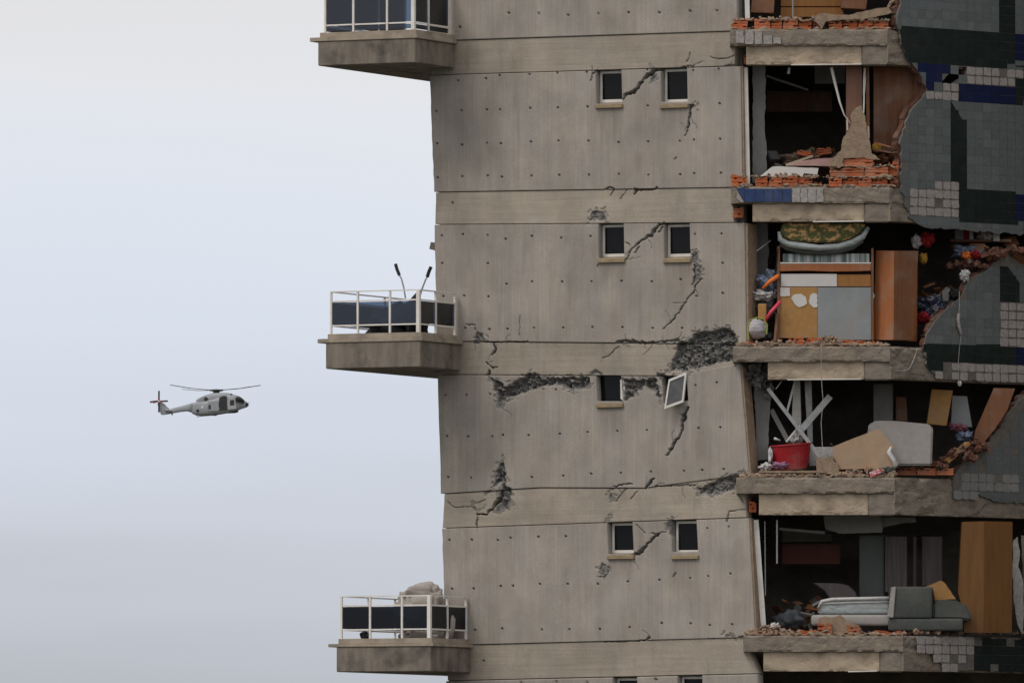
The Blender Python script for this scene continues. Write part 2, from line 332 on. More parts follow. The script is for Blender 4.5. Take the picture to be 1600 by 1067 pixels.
M['rubble'] = mat('mixed_rubble', (0.34, 0.20, 0.125), (0.22, 0.18, 0.15), (5, 5, 5), 0.95, 0.6, 30, contrast=(0.42, 0.58))
M['ground'] = mat('dark_ground', (0.085, 0.08, 0.062), (0.05, 0.055, 0.04), (0.06, 0.06, 0.06), 0.95, 0.4, 2)
# ------------------------------------------------------------------ the setting
g = MB().add([(-12000, -12000, 0), (12000, -12000, 0), (12000, 12000, 0), (-12000, 12000, 0)], [(0, 1, 2, 3)]).build('ground', M['ground'], fix=False)
tag(g, kind='structure')

tower = thing('apartment_building', 'earthquake-damaged concrete apartment tower with cracked wall, torn-open rooms and corner balconies', 'building', (4.0, 4.0, 0.0))

# ------------------------------------------------------------------ damage survey of the front wall (photo measurements on the wall plane)
def Z(ox, oy, s): return lambda x, y: (ox + x / s, oy + y / s)
ZS = dict(A=(740, 500, 3.233), B=(880, 80, 4.447), C=(880, 310, 4.64), D=(660, 100, 4.85), E=(900, 790, 3.853), F=(660, 560, 3.95), G=(660, 800, 3.997), H=(660, 330, 3.95))
CR = [  # zone, depth, [(x, y, width)...]
 ('B', .10, [(415,335,10),(430,310,24),(490,290,18),(530,240,24),(580,180,26),(620,150,28),(675,130,12)]),
 ('B', .10, [(870,375,10),(900,368,18),(885,400,16),(880,450,20),(870,520,14),(845,590,3)]),
 ('B', .05, [(660,132,9),(800,120,8),(880,104,9),(900,106,5)]), ('B', .05, [(1120,103,5),(1140,98,12),(1220,102,6)]),
 ('B', .03, [(1020,40,4),(1070,58,5),(1140,50,4),(1200,25,3)]), ('B', .03, [(875,10,4),(870,60,4),(855,75,6)]),
 ('B', .06, [(235,130,7),(205,165,9),(185,205,3)]), ('B', .05, [(290,958,7),(330,945,14),(352,956,10)]),
 ('B', .08, [(490,995,8),(500,965,24),(550,960,10),(620,965,10),(650,945,14)]), ('B', .03, [(440,965,4),(395,1030,3)]), ('B', .03, [(350,960,4),(325,1000,3)]),
 ('B', .03, [(770,750,4),(785,735,6)]),
 ('C', .08, [(452,445,6),(490,375,9),(560,310,10),(590,295,16),(640,270,32),(670,220,22),(725,180,16)]), ('C', .05, [(515,395,5),(550,350,9)]), ('C', .05, [(690,245,12),(720,205,10)]),
 ('C', .10, [(950,485,10),(955,540,17),(945,600,15),(930,628,5)]), ('C', .08, [(995,585,11),(960,630,14),(945,680,12),(890,750,9),(840,825,8),(780,900,4),(720,950,3)]),
 ('C', .05, [(385,1045,8),(450,1030,26),(490,1045,10)]), ('C', .05, [(500,1045,8),(530,1035,22),(550,1048,8)]), ('C', .05, [(590,1048,9),(660,1042,9)]),
 ('C', .04, [(450,320,6),(480,335,5),(485,350,3)]), ('C', .05, [(800,1055,6),(830,1020,16),(840,1050,6)]), ('C', .03, [(245,510,3),(252,480,4)]),
 ('A', .10, [(100,115,8),(108,150,14),(90,185,6)]), ('A', .07, [(60,215,4),(95,242,12),(115,235,6)]), ('A', .08, [(75,255,14),(72,275,16)]),
 ('A', .12, [(1085,440,12),(1062,485,22),(1052,550,12),(1030,600,9),(995,655,18),(970,685,6)]), ('A', .08, [(130,395,18),(135,440,8)]),
 ('A', .06, [(725,110,8),(770,105,24),(800,110,8)]), ('A', .06, [(805,105,20),(830,112,14),(915,115,10)]), ('A', .05, [(920,115,6),(1030,100,16),(1040,120,10)]),
 ('A', .03, [(730,135,3),(690,170,4),(650,195,3)]), ('A', .06, [(705,840,6),(780,825,9),(800,825,5)]), ('A', .08, [(865,850,8),(890,825,14),(912,800,8)]),
 ('A', .05, [(915,838,5),(1000,832,6),(1120,835,4)]), ('A', .03, [(715,915,3),(745,880,4),(770,850,3)]), ('A', .03, [(790,905,3),(830,865,3)]),
 ('A', .03, [(1275,1010,9),(1290,965,5),(1380,955,4)]), ('A', .03, [(1330,870,5),(1365,930,3)]), ('A', .03, [(600,270,30),(640,268,30),(650,295,20)]),
 ('F', .20, [(487,822,16),(465,880,26),(430,930,24),(405,945,24),(400,960,10),(335,960,9),(335,1000,9),(335,1045,7)]), ('F', .03, [(150,880,3),(190,915,4),(320,915,4)]), ('F', .03, [(330,890,3),(390,870,3)]),
 ('F', .05, [(380,828,6),(430,815,8)]), ('F', .04, [(525,795,10),(555,812,8)]),
 ('E', .09, [(345,300,16),(375,290,22),(430,230,16),(465,190,18),(500,165,16)]), ('E', .04, [(450,160,7),(475,170,8)]), ('E', .03, [(360,110,3),(415,165,3)]), ('E', .03, [(500,165,4),(545,160,4)]),
 ('E', .06, [(585,190,10),(610,222,4)]), ('E', .04, [(140,432,5),(190,415,7),(200,370,5),(160,350,4),(140,385,3)]), ('E', .03, [(585,425,6),(605,405,8)]), ('E', .05, [(375,812,5),(420,805,8),(440,792,16)]),
 ('E', .04, [(980,790,10),(1005,784,16)]), ('E', .03, [(795,797,6),(835,795,7)]), ('E', .03, [(905,95,8),(918,55,6)]),
 ('H', .05, [(270,695,3),(325,705,4),(328,735,3)]), ('H', .02, [(600,640,3),(600,770,4)]), ('H', .06, [(320,800,5),(395,808,5),(650,806,6)]),
 ('E', .03, [(165,822,5),(380,812,5)]),
]
SPP = [  # zone, depth, polygon
 ('A', .13, [(1040,100),(1080,110),(1115,60),(1180,52),(1300,40),(1335,100),(1322,215),(1240,215),(1190,232),(1130,250),(1080,262),(990,260),(1005,190),(1022,130)]),
 ('A', .08, [(1120,845),(1180,830),(1250,795),(1390,765),(1335,805),(1332,862),(1270,870),(1220,888),(1140,880)]),
 ('A', .07, [(8,60),(40,65),(62,108),(10,112)]),
 ('A', .13, [(70,282),(98,290),(165,335),(230,292),(300,262),(345,290),(470,288),(590,286),(582,340),(490,362),(430,330),(350,338),(250,372),(160,405),(135,440),(110,370),(95,320)]),
 ('A', .13, [(750,300),(920,292),(945,400),(955,428),(905,360),(860,338),(800,392),(762,412)]),
 ('A', .08, [(918,262),(962,268),(985,300),(965,330),(935,300)]),
 ('A', .05, [(675,892),(695,868),(714,890),(692,920)]),
 ('C', .045, [(200,90),(295,88),(310,130),(300,172),(262,160),(178,178)]),
 ('C', .04, [(925,385),(965,375),(985,420),(975,470),(1010,485),(1000,560),(985,610),(960,600),(955,490),(930,450)]),
 ('C', .06, [(900,1050),(955,1020),(960,960),(985,950),(1045,1000),(1080,960),(1130,940),(1215,938),(1270,1000),(1230,1060),(1100,1070)]),
 ('F', .10, [(490,612),(510,690),(522,790),(550,815),(545,900),(480,930),(470,830),(497,765),(440,792),(395,828),(450,760),(450,700)]),
 ('F', .05, [(300,925),(320,872),(330,938)]), ('F', .04, [(480,860),(545,850),(540,930),(440,950)]),
 ('E', .06, [(545,85),(588,82),(594,195),(560,165),(535,118)]), ('E', .03, [(893,768),(930,766),(957,792),(898,797)]), ('E', .04, [(172,78),(205,62),(190,90)]),
 ('B', .03, [(600,180),(665,150),(655,190),(610,230)]), ('B', .03, [(880,370),(925,372),(915,410),(890,400)]),
 ('G', .03, [(1100,350),(1130,325),(1165,350),(1150,390),(1110,400)]),
]
HOLES = [('D', x, y) for x, y in [(270,127),(480,113),(585,88),(812,80),(1022,70),(1245,63),(105,358),(296,353),(487,348),(587,347),(817,336),(1026,333),(1252,326),(110,604),(299,613),(489,601),(594,604),(822,591),(1032,583),(1257,584),(114,861),(302,853),(494,847),(601,856),(827,848),(1037,843),(1262,841),(225,1052)]]
HOLES += [('B', x, y) for x, y in [(583,130),(903,135),(1080,125),(587,381),(1087,365),(384,635),(590,630),(810,625),(908,617),(1090,612),(388,854),(592,860),(812,858),(910,850),(1095,848)]]
HOLES += [('C', x, y) for x, y in [(198,275),(955,260),(1148,257),(1155,469),(205,603),(423,600),(641,603),(852,587),(965,708),(1157,688),(212,933),(430,934),(648,940),(862,940)]]
HOLES += [('H', x, y) for x, y in [(120,152),(250,144),(402,148),(514,172),(675,154),(856,164),(122,322),(404,322),(518,450),(676,435),(862,436),(129,525),(258,522),(408,527),(263,721),(413,729),(524,727),(688,720),(869,719)]]
HOLES += [('A', x, y) for x, y in [(93,587),(147,580),(277,582),(435,575),(576,565),(726,560),(875,555),(1136,545),(1246,541),(293,793),(452,786),(594,776),(744,771),(895,765),(1062,762),(1155,757),(1262,752),(1120,330),(1228,315),(415,352)]]
HOLES += [('F', x, y) for x, y in [(142,225),(271,225),(417,218),(150,478),(281,480),(157,731),(300,735)]]
HOLES += [('E', x, y) for x, y in [(790,134),(919,125),(312,455),(503,445),(687,435),(797,423),(930,408),(143,742),(322,730),(515,705),(690,708),(806,717),(939,712),(65,1063),(480,1045)]]
HOLES += [('G', x, y) for x, y in [(169,173),(308,172),(470,174),(549,160),(724,154),(895,150),(184,478),(320,476),(489,461),(566,459),(734,448),(907,447),(1096,447),(329,734),(498,726),(746,732),(916,730),(1108,729),(380,926),(617,1060),(834,1058)]]
HOLES = [Z(*ZS[k])(x, y) for k, x, y in HOLES]
HOLES += [(718, 43), (795, 21), (842, 22), (888, 24), (935, 22), (982, 20), (1030, 20), (1078, 18), (1120, 17)]
def jcrack(pts, rnd):
    o = [pts[0]]
    for a, b in zip(pts[:-1], pts[1:]):
        L_ = math.hypot(b[0] - a[0], b[1] - a[1]); k = max(1, int(L_ / 3.2)); nx, ny = -(b[1] - a[1]) / (L_ + 1e-9), (b[0] - a[0]) / (L_ + 1e-9)
        for j in range(1, k + 1):
            t = j / k; e = rnd.uniform(-1.5, 1.5) * min(1, .35 + .2 * a[2]) if j < k else rnd.uniform(-.5, .5)
            o.append((a[0] + (b[0] - a[0]) * t + nx * e, a[1] + (b[1] - a[1]) * t + ny * e, max(.8, (a[2] + (b[2] - a[2]) * t) * rnd.uniform(.45, 1.3))))
    return o
rc = random.Random(77)
CR = [(d * 1.5, jcrack([(*Z(*ZS[k])(x, y), .82 * w / ZS[k][2]) for x, y, w in pts], rc)) for k, d, pts in CR]
for d, pts in list(CR):                                  # hairline branches
    if d > .07 and len(pts) > 4:
        for _ in range(1 + len(pts) // 12):
            a = rc.choice(pts); an = rc.uniform(0, 6.28); L_ = rc.uniform(8, 26); q = [(a[0], a[1], 1.5)]
            for j in range(1, 5): an += rc.uniform(-.5, .5); q.append((q[-1][0] + L_ / 4 * math.cos(an), q[-1][1] + L_ / 4 * math.sin(an), 1.5 - .2 * j))
            CR.append((.014, q))
SPP = [(d * 1.25, jag([Z(*ZS[k])(x, y) for x, y in pts], 1.6, 3.5, i)) for i, (k, d, pts) in enumerate(SPP)]
WINS = {1: [(931.7, 972.3, 162), (1033, 1074.6, 162)], 2: [(935.6, 975.6, 403), (1037.8, 1078.8, 403)],
        3: [(933.3, 973, 629), (1037, 1075.6, 633)], 4: [(950.6, 990.3, 865.5), (1050.5, 1090.8, 865.5)], 5: [(958.4, 996.8, 1106), (1059.6, 1098.5, 1104)]}

rng_ = np.random.RandomState(3); LAT = rng_.rand(256, 256)
def vnoise(x, y):
    xi, yi = np.floor(x).astype(int), np.floor(y).astype(int); fx, fy = x - xi, y - yi
    fx = fx * fx * (3 - 2 * fx); fy = fy * fy * (3 - 2 * fy); g_ = lambda a, b: LAT[a % 256, b % 256]
    return (g_(xi, yi) * (1 - fx) + g_(xi + 1, yi) * fx) * (1 - fy) + (g_(xi, yi + 1) * (1 - fx) + g_(xi + 1, yi + 1) * fx) * fy
def fbm(x, y, o=4):
    s = 0; a = 0.5
    for i in range(o): s = s + a * vnoise(x * 2 ** i + 17 * i, y * 2 ** i + 5 * i); a /= 2
    return s
def segdist(x, y, a, b):
    dx, dy = b[0] - a[0], b[1] - a[1]; t = np.clip(((x - a[0]) * dx + (y - a[1]) * dy) / (dx * dx + dy * dy + 1e-9), 0, 1)
    return np.hypot(x - a[0] - t * dx, y - a[1] - t * dy), t
def facets(x, y, s):
    # broken chunks: nearest-cell facets, each with its own height and tilt
    gx, gy = np.floor(x / s).astype(int), np.floor(y / s).astype(int); bd = np.full(x.shape, 1e9); h = np.zeros_like(x)
    for i in (-1, 0, 1):
        for j in (-1, 0, 1):
            a, b = (gx + i) % 256, (gy + j) % 256; cx = (gx + i + LAT[a, b]) * s; cy = (gy + j + LAT[b, (a + 57) % 256]) * s
            q = (x - cx) ** 2 + ((y - cy) * .8) ** 2; k = q < bd; bd = np.where(k, q, bd)
            hh = LAT[(a + 31) % 256, b] + (LAT[a, (b + 91) % 256] - .5) * 1.6 * (x - cx) / s + (LAT[(a + 7) % 256, (b + 3) % 256] - .5) * 1.6 * (y - cy) / s
            h = np.where(k, hh, h)
    return h
def relief(x, y):
    shp = x.shape; x = x.ravel(); y = y.ravel(); d = np.zeros_like(x); sp = np.zeros_like(x); st = np.zeros_like(x)
    wx = x + 5.0 * (fbm(x * .16, y * .16) - .47) ; wy = y + 5.0 * (fbm(x * .16 + 40, y * .16 + 90) - .47)
    d += 0.006 * (fbm(x * .01, y * .006) - .47)
    rough = fbm(x * .30 + 9, y * .30, 4); fac = .6 * facets(wx, wy, 8.0) + .4 * facets(wx + 300, wy, 3.6); halo = fbm(x * .22 + 60, y * .22 + 11)
    lo = (x.min() - 15, y.min() - 15, x.max() + 15, y.max() + 15)
    for dep, poly in SPP:
        q = np.array(poly); b0, b1 = q.min(0), q.max(0)
        if b1[0] < lo[0] or b0[0] > lo[2] or b1[1] < lo[1] or b0[1] > lo[3]: continue
        k = np.where((x > b0[0] - 9) & (x < b1[0] + 9) & (y > b0[1] - 9) & (y < b1[1] + 9))[0]
        if len(k) == 0: continue
        X, Y_ = wx[k], wy[k]; ins = np.zeros(len(k), bool); dist = np.full(len(k), 1e9)
        for i in range(len(poly)):
            (x1, y1), (x2, y2) = poly[i - 1], poly[i]
            with np.errstate(divide='ignore', invalid='ignore'):
                ins ^= ((y1 > Y_) != (y2 > Y_)) & (X < (x2 - x1) * (Y_ - y1) / (y2 - y1 + 1e-12) + x1)
            dist = np.minimum(dist, segdist(X, Y_, (x1, y1), (x2, y2))[0])
        e = np.where(ins, np.clip(dist / 4.0, 0, 1), 0)
        d[k] = np.maximum(d[k], e * dep * (0.15 + .95 * np.clip(fac[k], 0, 1.2) + .7 * (rough[k] - .4)))
        sp[k] = np.maximum(sp[k], np.where(ins, np.clip(dist / 1.2, 0, 1), 0))
        hl_ = (~ins) & (dist < 5.5) & (halo[k] > .46 + .035 * dist)                    # flaked skin round the break
        d[k] = np.maximum(d[k], np.where(hl_, .016, 0)); sp[k] = np.maximum(sp[k], np.where(hl_, .55, 0))
    for dep, pts in CR:
        q = np.array(pts); wm = q[:, 2].max(); b0, b1 = q.min(0), q.max(0)
        if b1[0] + wm < lo[0] or b0[0] - wm > lo[2] or b1[1] + wm < lo[1] or b0[1] - wm > lo[3]: continue
        k = np.where((x > b0[0] - wm - 5) & (x < b1[0] + wm + 5) & (y > b0[1] - wm - 5) & (y < b1[1] + wm + 5))[0]
        if len(k) == 0: continue
        X, Y_ = x[k] + 0.55 * (wx[k] - x[k]) * 1.3, y[k] + 0.55 * (wy[k] - y[k]) * 1.3; best = np.zeros(len(k)); bs = np.zeros(len(k))
        for i in range(len(pts) - 1):
            dd, t = segdist(X, Y_, pts[i], pts[i + 1]); w = pts[i][2] * (1 - t) + pts[i + 1][2] * t
            hw = np.maximum(w * 0.5, 0.62)
            best = np.maximum(best, np.clip(1.15 - dd / hw, 0, 1) ** 0.6)
            bs = np.maximum(bs, np.clip(1.6 - dd / hw, 0, 1))
        d[k] = np.maximum(d[k], best * dep * (0.55 + 0.8 * rough[k])); sp[k] = np.maximum(sp[k], bs * 0.9)
    for hx, hy in HOLES:
        if not (lo[0] < hx < lo[2] and lo[1] < hy < lo[3]): continue
        k = np.where((np.abs(x - hx) < 6) & (np.abs(y - hy) < 14))[0]
        r = np.hypot(x[k] - hx, y[k] - hy); d[k] = np.maximum(d[k], np.where(r < 1.45, 0.08, 0)); sp[k] = np.maximum(sp[k], np.clip(2.4 - r, 0, 1) * 0.6)
        st[k] = np.maximum(st[k], 0.22 * np.exp(-np.abs(x[k] - hx) / 1.4) * np.clip(1 - (y[k] - hy) / 12, 0, 1) * (y[k] > hy))
    for ws in WINS.values():
        for x0, x1, sy in ws:
            k = np.where((x > x0 - 5) & (x < x1 + 5) & (y > sy) & (y < sy + 75))[0]
            if len(k) == 0: continue
            fall = np.clip(1 - (y[k] - sy) / (28 + 60 * vnoise(x[k] * .25, x[k] * 0 + sy)), 0, 1)
            side = np.clip((x[k] - x0 + 3) / 6, 0, 1) * np.clip((x1 + 3 - x[k]) / 6, 0, 1)
            st[k] = np.maximum(st[k], 0.55 * fall * side)
    run = np.clip((fbm(x * .10 + 200, y * .010, 4) - .50) * 5, 0, 1) * np.clip((fbm(x * .02, y * .02 + 70) - .38) * 5, 0, 1)
    st = np.maximum(st, .26 * run); st = np.maximum(st, .10 * np.clip((fbm(x * .035 + 31, y * .03 + 8, 5) - .50) * 4, 0, 1))
    # dirty runs from the upper edge of each storey panel
    return d.reshape(shp), sp.reshape(shp), st.reshape(shp)

def lines(n, extra):
    v = list(np.linspace(0, 1, n))
    for e in extra:
        v = [q for q in v if abs(q - e) > 0.35 / n or q in (0.0, 1.0)]; v.append(e)
    return np.array(sorted(set(v)))
def wall_part(name, tl, tr, bl, br, material, off, wins=(), sp=1.05, depth=0.24, topfn=None, botfn=None, rev=0.20):
    wpx, hpx = tr[0] - tl[0], bl[1] - tl[1]
    def uv(x, y):
        v = (y - (tl[1] + tr[1]) / 2) / hpx; xl = tl[0] + (bl[0] - tl[0]) * v; xr = tr[0] + (br[0] - tr[0]) * v
        return (x - xl) / (xr - xl), v
    wr = []
    for x0, x1, y1 in wins:
        u0, v1 = uv(x0, y1); u1, _ = uv(x1, y1); wr.append((u0, u1, v1))
    us = lines(int(wpx / sp) + 1, [q for w in wr for q in w[:2]]); vs_ = lines(int(hpx / sp) + 1, [w[2] for w in wr])
    Ug, Vg = np.meshgrid(us, vs_)
    ptop = (tl[1] + (tr[1] - tl[1]) * Ug); pbot = (bl[1] + (br[1] - bl[1]) * Ug)
    if topfn is not None: ptop = ptop + topfn(Ug)
    if botfn is not None: pbot = pbot + botfn(Ug)
    py = ptop + (pbot - ptop) * Vg
    px = (tl[0] + (bl[0] - tl[0]) * Vg) + ((tr[0] + (br[0] - tr[0]) * Vg) - (tl[0] + (bl[0] - tl[0]) * Vg)) * Ug
    # worn left arris
    px = px + np.where(Ug == 0, 0.9 * (vnoise(py * .07, py * 0 + off * 90) - .5), 0)
    d, spl, stn = relief(px, py)
    p = W.pt(px, py) + W.n * (off - d)[..., None]
    nr, nc = px.shape; idx = np.arange(nr * nc).reshape(nr, nc)
    um, vm = (us[1:] + us[:-1]) / 2, (vs_[1:] + vs_[:-1]) / 2
    keep = np.ones((nr - 1, nc - 1), bool)
    for u0, u1, v1 in wr: keep &= ~((um[None] > u0) & (um[None] < u1) & (vm[:, None] < v1))
    a, b, c, e = idx[:-1, :-1], idx[:-1, 1:], idx[1:, 1:], idx[1:, :-1]
    quads = np.stack([a, e, c, b], -1)[keep]
    ed = np.concatenate([quads[:, [0, 1]], quads[:, [1, 2]], quads[:, [2, 3]], quads[:, [3, 0]]])
    key = np.sort(ed, 1); key = key[:, 0].astype(np.int64) * (nr * nc) + key[:, 1]
    uq, inv, cnt = np.unique(key, return_inverse=True, return_counts=True)
    be = ed[cnt[inv] == 1]; bv = np.unique(be); mapb = -np.ones(nr * nc, int); mapb[bv] = nr * nc + np.arange(len(bv))
    flat = p.reshape(-1, 3)
    base = W.pt(px, py).reshape(-1, 3)[bv]
    back = base + W.n * (off - depth)
    sk = np.stack([be[:, 1], be[:, 0], mapb[be[:, 0]], mapb[be[:, 1]]], -1)
    V = np.concatenate([flat, back]); Fq = np.concatenate([quads, sk])
    used = np.unique(Fq); re = -np.ones(len(V), int); re[used] = np.arange(len(used)); V = V[used]; Fq = re[Fq]
    sA = np.concatenate([spl.ravel(), 0.3 + 0 * bv])[used]; tA = np.concatenate([stn.ravel(), 0.35 + 0 * bv])[used]
    lo_, hi_ = V.min(0), V.max(0); loc = np.array([(lo_[0] + hi_[0]) / 2, (lo_[1] + hi_[1]) / 2, lo_[2]])
    me = bpy.data.meshes.new(name); me.vertices.add(len(V)); me.vertices.foreach_set('co', (V - loc).astype(np.float32).ravel())
    me.loops.add(len(Fq) * 4); me.loops.foreach_set('vertex_index', Fq.astype(np.int32).ravel())
    me.polygons.add(len(Fq)); me.polygons.foreach_set('loop_start', (np.arange(len(Fq)) * 4).astype(np.int32))
    me.update(calc_edges=True)
    for nm, arr in (('spall', sA), ('stain', tA)):
        at = me.attributes.new(nm, 'FLOAT', 'POINT'); at.data.foreach_set('value', arr.astype(np.float32))
    me.materials.append(material); o = bpy.data.objects.new(name, me); link(o, tower, tuple(loc)); return o

# storey joints measured along the wall: (left point, right point)
J = {'p0b': ((668, 65), (1152, 49)), 'b0b': ((671.5, 118), (1157, 103.5)), 'p1b': ((678.5, 300.5), (1160, 293)), 'b1b': ((679, 351), (1163, 348)),
     'p2b': ((683, 533), (1166, 538)), 'b2b': ((684, 585), (1156, 588)), 'p3b': ((689, 771.5), (1170, 741)), 'b3b': ((691, 825), (1170, 808.5)),
     'p4b': ((696, 1008), (1180, 995.5)), 'b4b': ((697, 1063), (1184, 1052))}
G = 0.6
def up(p, k): return (p[0], p[1] + k)
WP, BD = 0.0, -0.018
def part_between(name, a, b, m, off, wins=(), xl=(0, 0), xr=(0, 0), **k):
    (al, ar), (bl, br) = a, b
    return wall_part(name, (al[0] + xl[0], al[1] + G), (ar[0] + xr[0], ar[1] + G), (bl[0] + xl[1], bl[1] - G), (br[0] + xr[1], br[1] - G), m, off, wins, **k)
part_between('wall_panel', ((662, -215), (1146, -220)), J['p0b'], M['conc_v'], WP, sp=1.6)
part_between('concrete_band', J['p0b'], J['b0b'], M['conc_h'], BD, xl=(1, 2), xr=(-2, -10))
part_between('wall_panel', J['b0b'], J['p1b'], M['conc_v'], WP, WINS[1])
part_between('concrete_band', J['p1b'], J['b1b'], M['conc_h'], BD, xl=(2, 1), xr=(-16, -17))
part_between('wall_panel', J['b1b'], J['p2b'], M['conc_v'], WP, WINS[2])
part_between('concrete_band', J['p2b'], J['b2b'], M['conc_h'], BD, xl=(1, 2), xr=(-12, -4))
part_between('wall_panel', J['b2b'], J['p3b'], M['conc_v'], WP, WINS[3], topfn=lambda u: -20 * np.clip((u - 0.78) / 0.22, 0, 1), botfn=lambda u: 11 * np.clip(1 - abs(u - 0.66) / 0.34, 0, 1))
part_between('concrete_band', J['p3b'], J['b3b'], M['conc_h'], BD, xl=(5, 0), xr=(-8, -4), topfn=lambda u: 11 * np.clip(1 - abs(u - 0.66) / 0.34, 0, 1))
part_between('wall_panel', J['b3b'], J['p4b'], M['conc_v'], WP, WINS[4])
part_between('concrete_band', J['p4b'], J['b4b'], M['conc_h'], BD, xl=(1, 2), xr=(-18, 0))
part_between('wall_panel', J['b4b'], ((706, 1508), (1196, 1506)), M['conc_v'], WP, WINS[5], sp=2.2)

# core of the wall behind the panels, flank, rear and roof
a = W.pt(676, -220, -0.26); b = W.pt(1154, -220, -0.26); c = W.pt(1182, 1508, -0.26); d = W.pt(710, 1508, -0.26)
MB().prism([a, b, c, d], WI * 0.12).build('wall_core', M['plaster'], tower)
ztop = float(P(900, -215, 2)[2])
WL = W.pt(690, 500, -0.02); WR = W.pt(1165, 533)
def wall_v(p, q, thick_vec, z0, z1, m, name):
    p, q = np.array(p, float), np.array(q, float)
    return MB().prism([(p[0], p[1], z0), (q[0], q[1], z0), (q[0], q[1], z1), (p[0], p[1], z1)], thick_vec).build(name, m, tower)
SL0 = WL + WT * 0.12; SL1 = SL0 + WI * 7.0
wall_v(SL0 + WI * 0.3, SL1, WT * 0.25, 0, ztop, M['fascia'], 'flank_wall')
wall_v((SL1[0], SL1[1], 0), (13.0, SL1[1], 0), (0, 0.25, 0), 0, ztop, M['fascia'], 'rear_wall')
wall_v((2.2, 5.2, 0), (12.9, 5.2, 0), (0, 0.12, 0), 0, ztop, M['room'], 'room_wall')
Tfar = T.at(5.2, 0)
wall_v((Tfar[0], Tfar[1], 0), (Tfar[0], SL1[1], 0), (-0.2, 0, 0), 0, ztop, M['room'], 'room_wall')

# ------------------------------------------------------------------ windows
def window(x0, x1, ytop, ysill, tilt=None, broken=False):
    dpt = 0.17
    A = lambda x, y, o: W.pt(x, y) + W.n * o
    tl, tr, bl, br = A(x0, ytop, 0), A(x1, ytop, 0), A(x0, ysill, 0), A(x1, ysill, 0)
    w = np.linalg.norm(tr - tl); h = tl[2] - bl[2]
    o = bl - W.n * dpt
    root = None
    if not broken:
        fr = MB(); f = 0.045; zz = np.array([0, 0, 1.0]); hh = h - 0.03
        b0 = o + zz * 0.02
        fr.box(b0, WT * w, WI * 0.05, zz * 0.06); fr.box(b0 + zz * (hh - f), WT * w, WI * 0.05, zz * f)
        fr.box(b0 + zz * 0.06, WT * f, WI * 0.05, zz * (hh - f - 0.06)); fr.box(b0 + zz * 0.06 + WT * (w - f), WT * f, WI * 0.05, zz * (hh - f - 0.06))
        root = fr.build('window', M['white'], tower)
        MB().box(b0 + WT * f + WI * 0.025 + zz * 0.06, WT * (w - 2 * f), WI * 0.008, zz * (hh - f - 0.06)).build('pane', M['pane'], root)
    sl = MB(); q0 = bl - W.n * (dpt - 0.012) - WT * 0.012 - np.array([0, 0, 0.10])
    pr = [q0, q0 - WI * (dpt + 0.035), q0 - WI * (dpt + 0.035) + np.array([0, 0, 0.07]), q0 + np.array([0, 0, 0.115])]
    sl.prism(pr, WT * (w + 0.03)); s = sl.build('sill', M['sill'], root or tower, bevel=0.008)
    return root
for k, yt in ((1, (110.5, 107.5)), (2, (350.5, 350)), (4, (816, 813)), (5, (1058, 1055.5))):
    for (x0, x1, ys), y in zip(WINS[k], yt): window(x0, x1, y, ys)
window(*WINS[3][0][:2], 592, 629, broken=True)
# broken opening: dark recess pane and torn frame piece, and the frame that hangs out by one corner
q = W.pt(934, 629, -0.19); MB().box(q, WT * 0.55, WI * 0.01, (0, 0, 0.5)).build('pane', M['pane'], tower)
q = W.pt(1037, 634, -0.19); MB().box(q, WT * 0.55, WI * 0.01, (0, 0, 0.6)).build('pane', M['pane'], tower)
MB().prism([W.pt(969, 593, -0.03), W.pt(974, 593, -0.03), W.pt(976.5, 612, -0.02), W.pt(974, 626, -0.03), W.pt(969.5, 623, -0.05)], WI * 0.1).build('window_jamb', M['white'], tower)
fr = [(1044.7, 592.8, .16), (1072.5, 581.5, .04), (1067.3, 628.4, .10), (1037.6, 639, .24)]
pts = [W.pt(x, y, o) for x, y, o in fr]; cen = sum(pts) / 4; inn = [p + (cen - p) * 0.17 for p in pts]
m = MB()
for i in range(4):
    j = (i + 1) % 4; m.prism([pts[i], pts[j], inn[j], inn[i]], WI * 0.045)
hw = m.build('window', M['white'], tower); tag(hw, 'white window frame knocked loose and hanging out of its opening')
m = MB().prism([p + WI * 0.018 for p in inn], WI * 0.008); m.build('pane', mat('dusty_window_glass', (0.07, 0.072, 0.075), (0.12, 0.12, 0.12), (6, 6, 6), 0.25, 0, spec=0.3), hw)

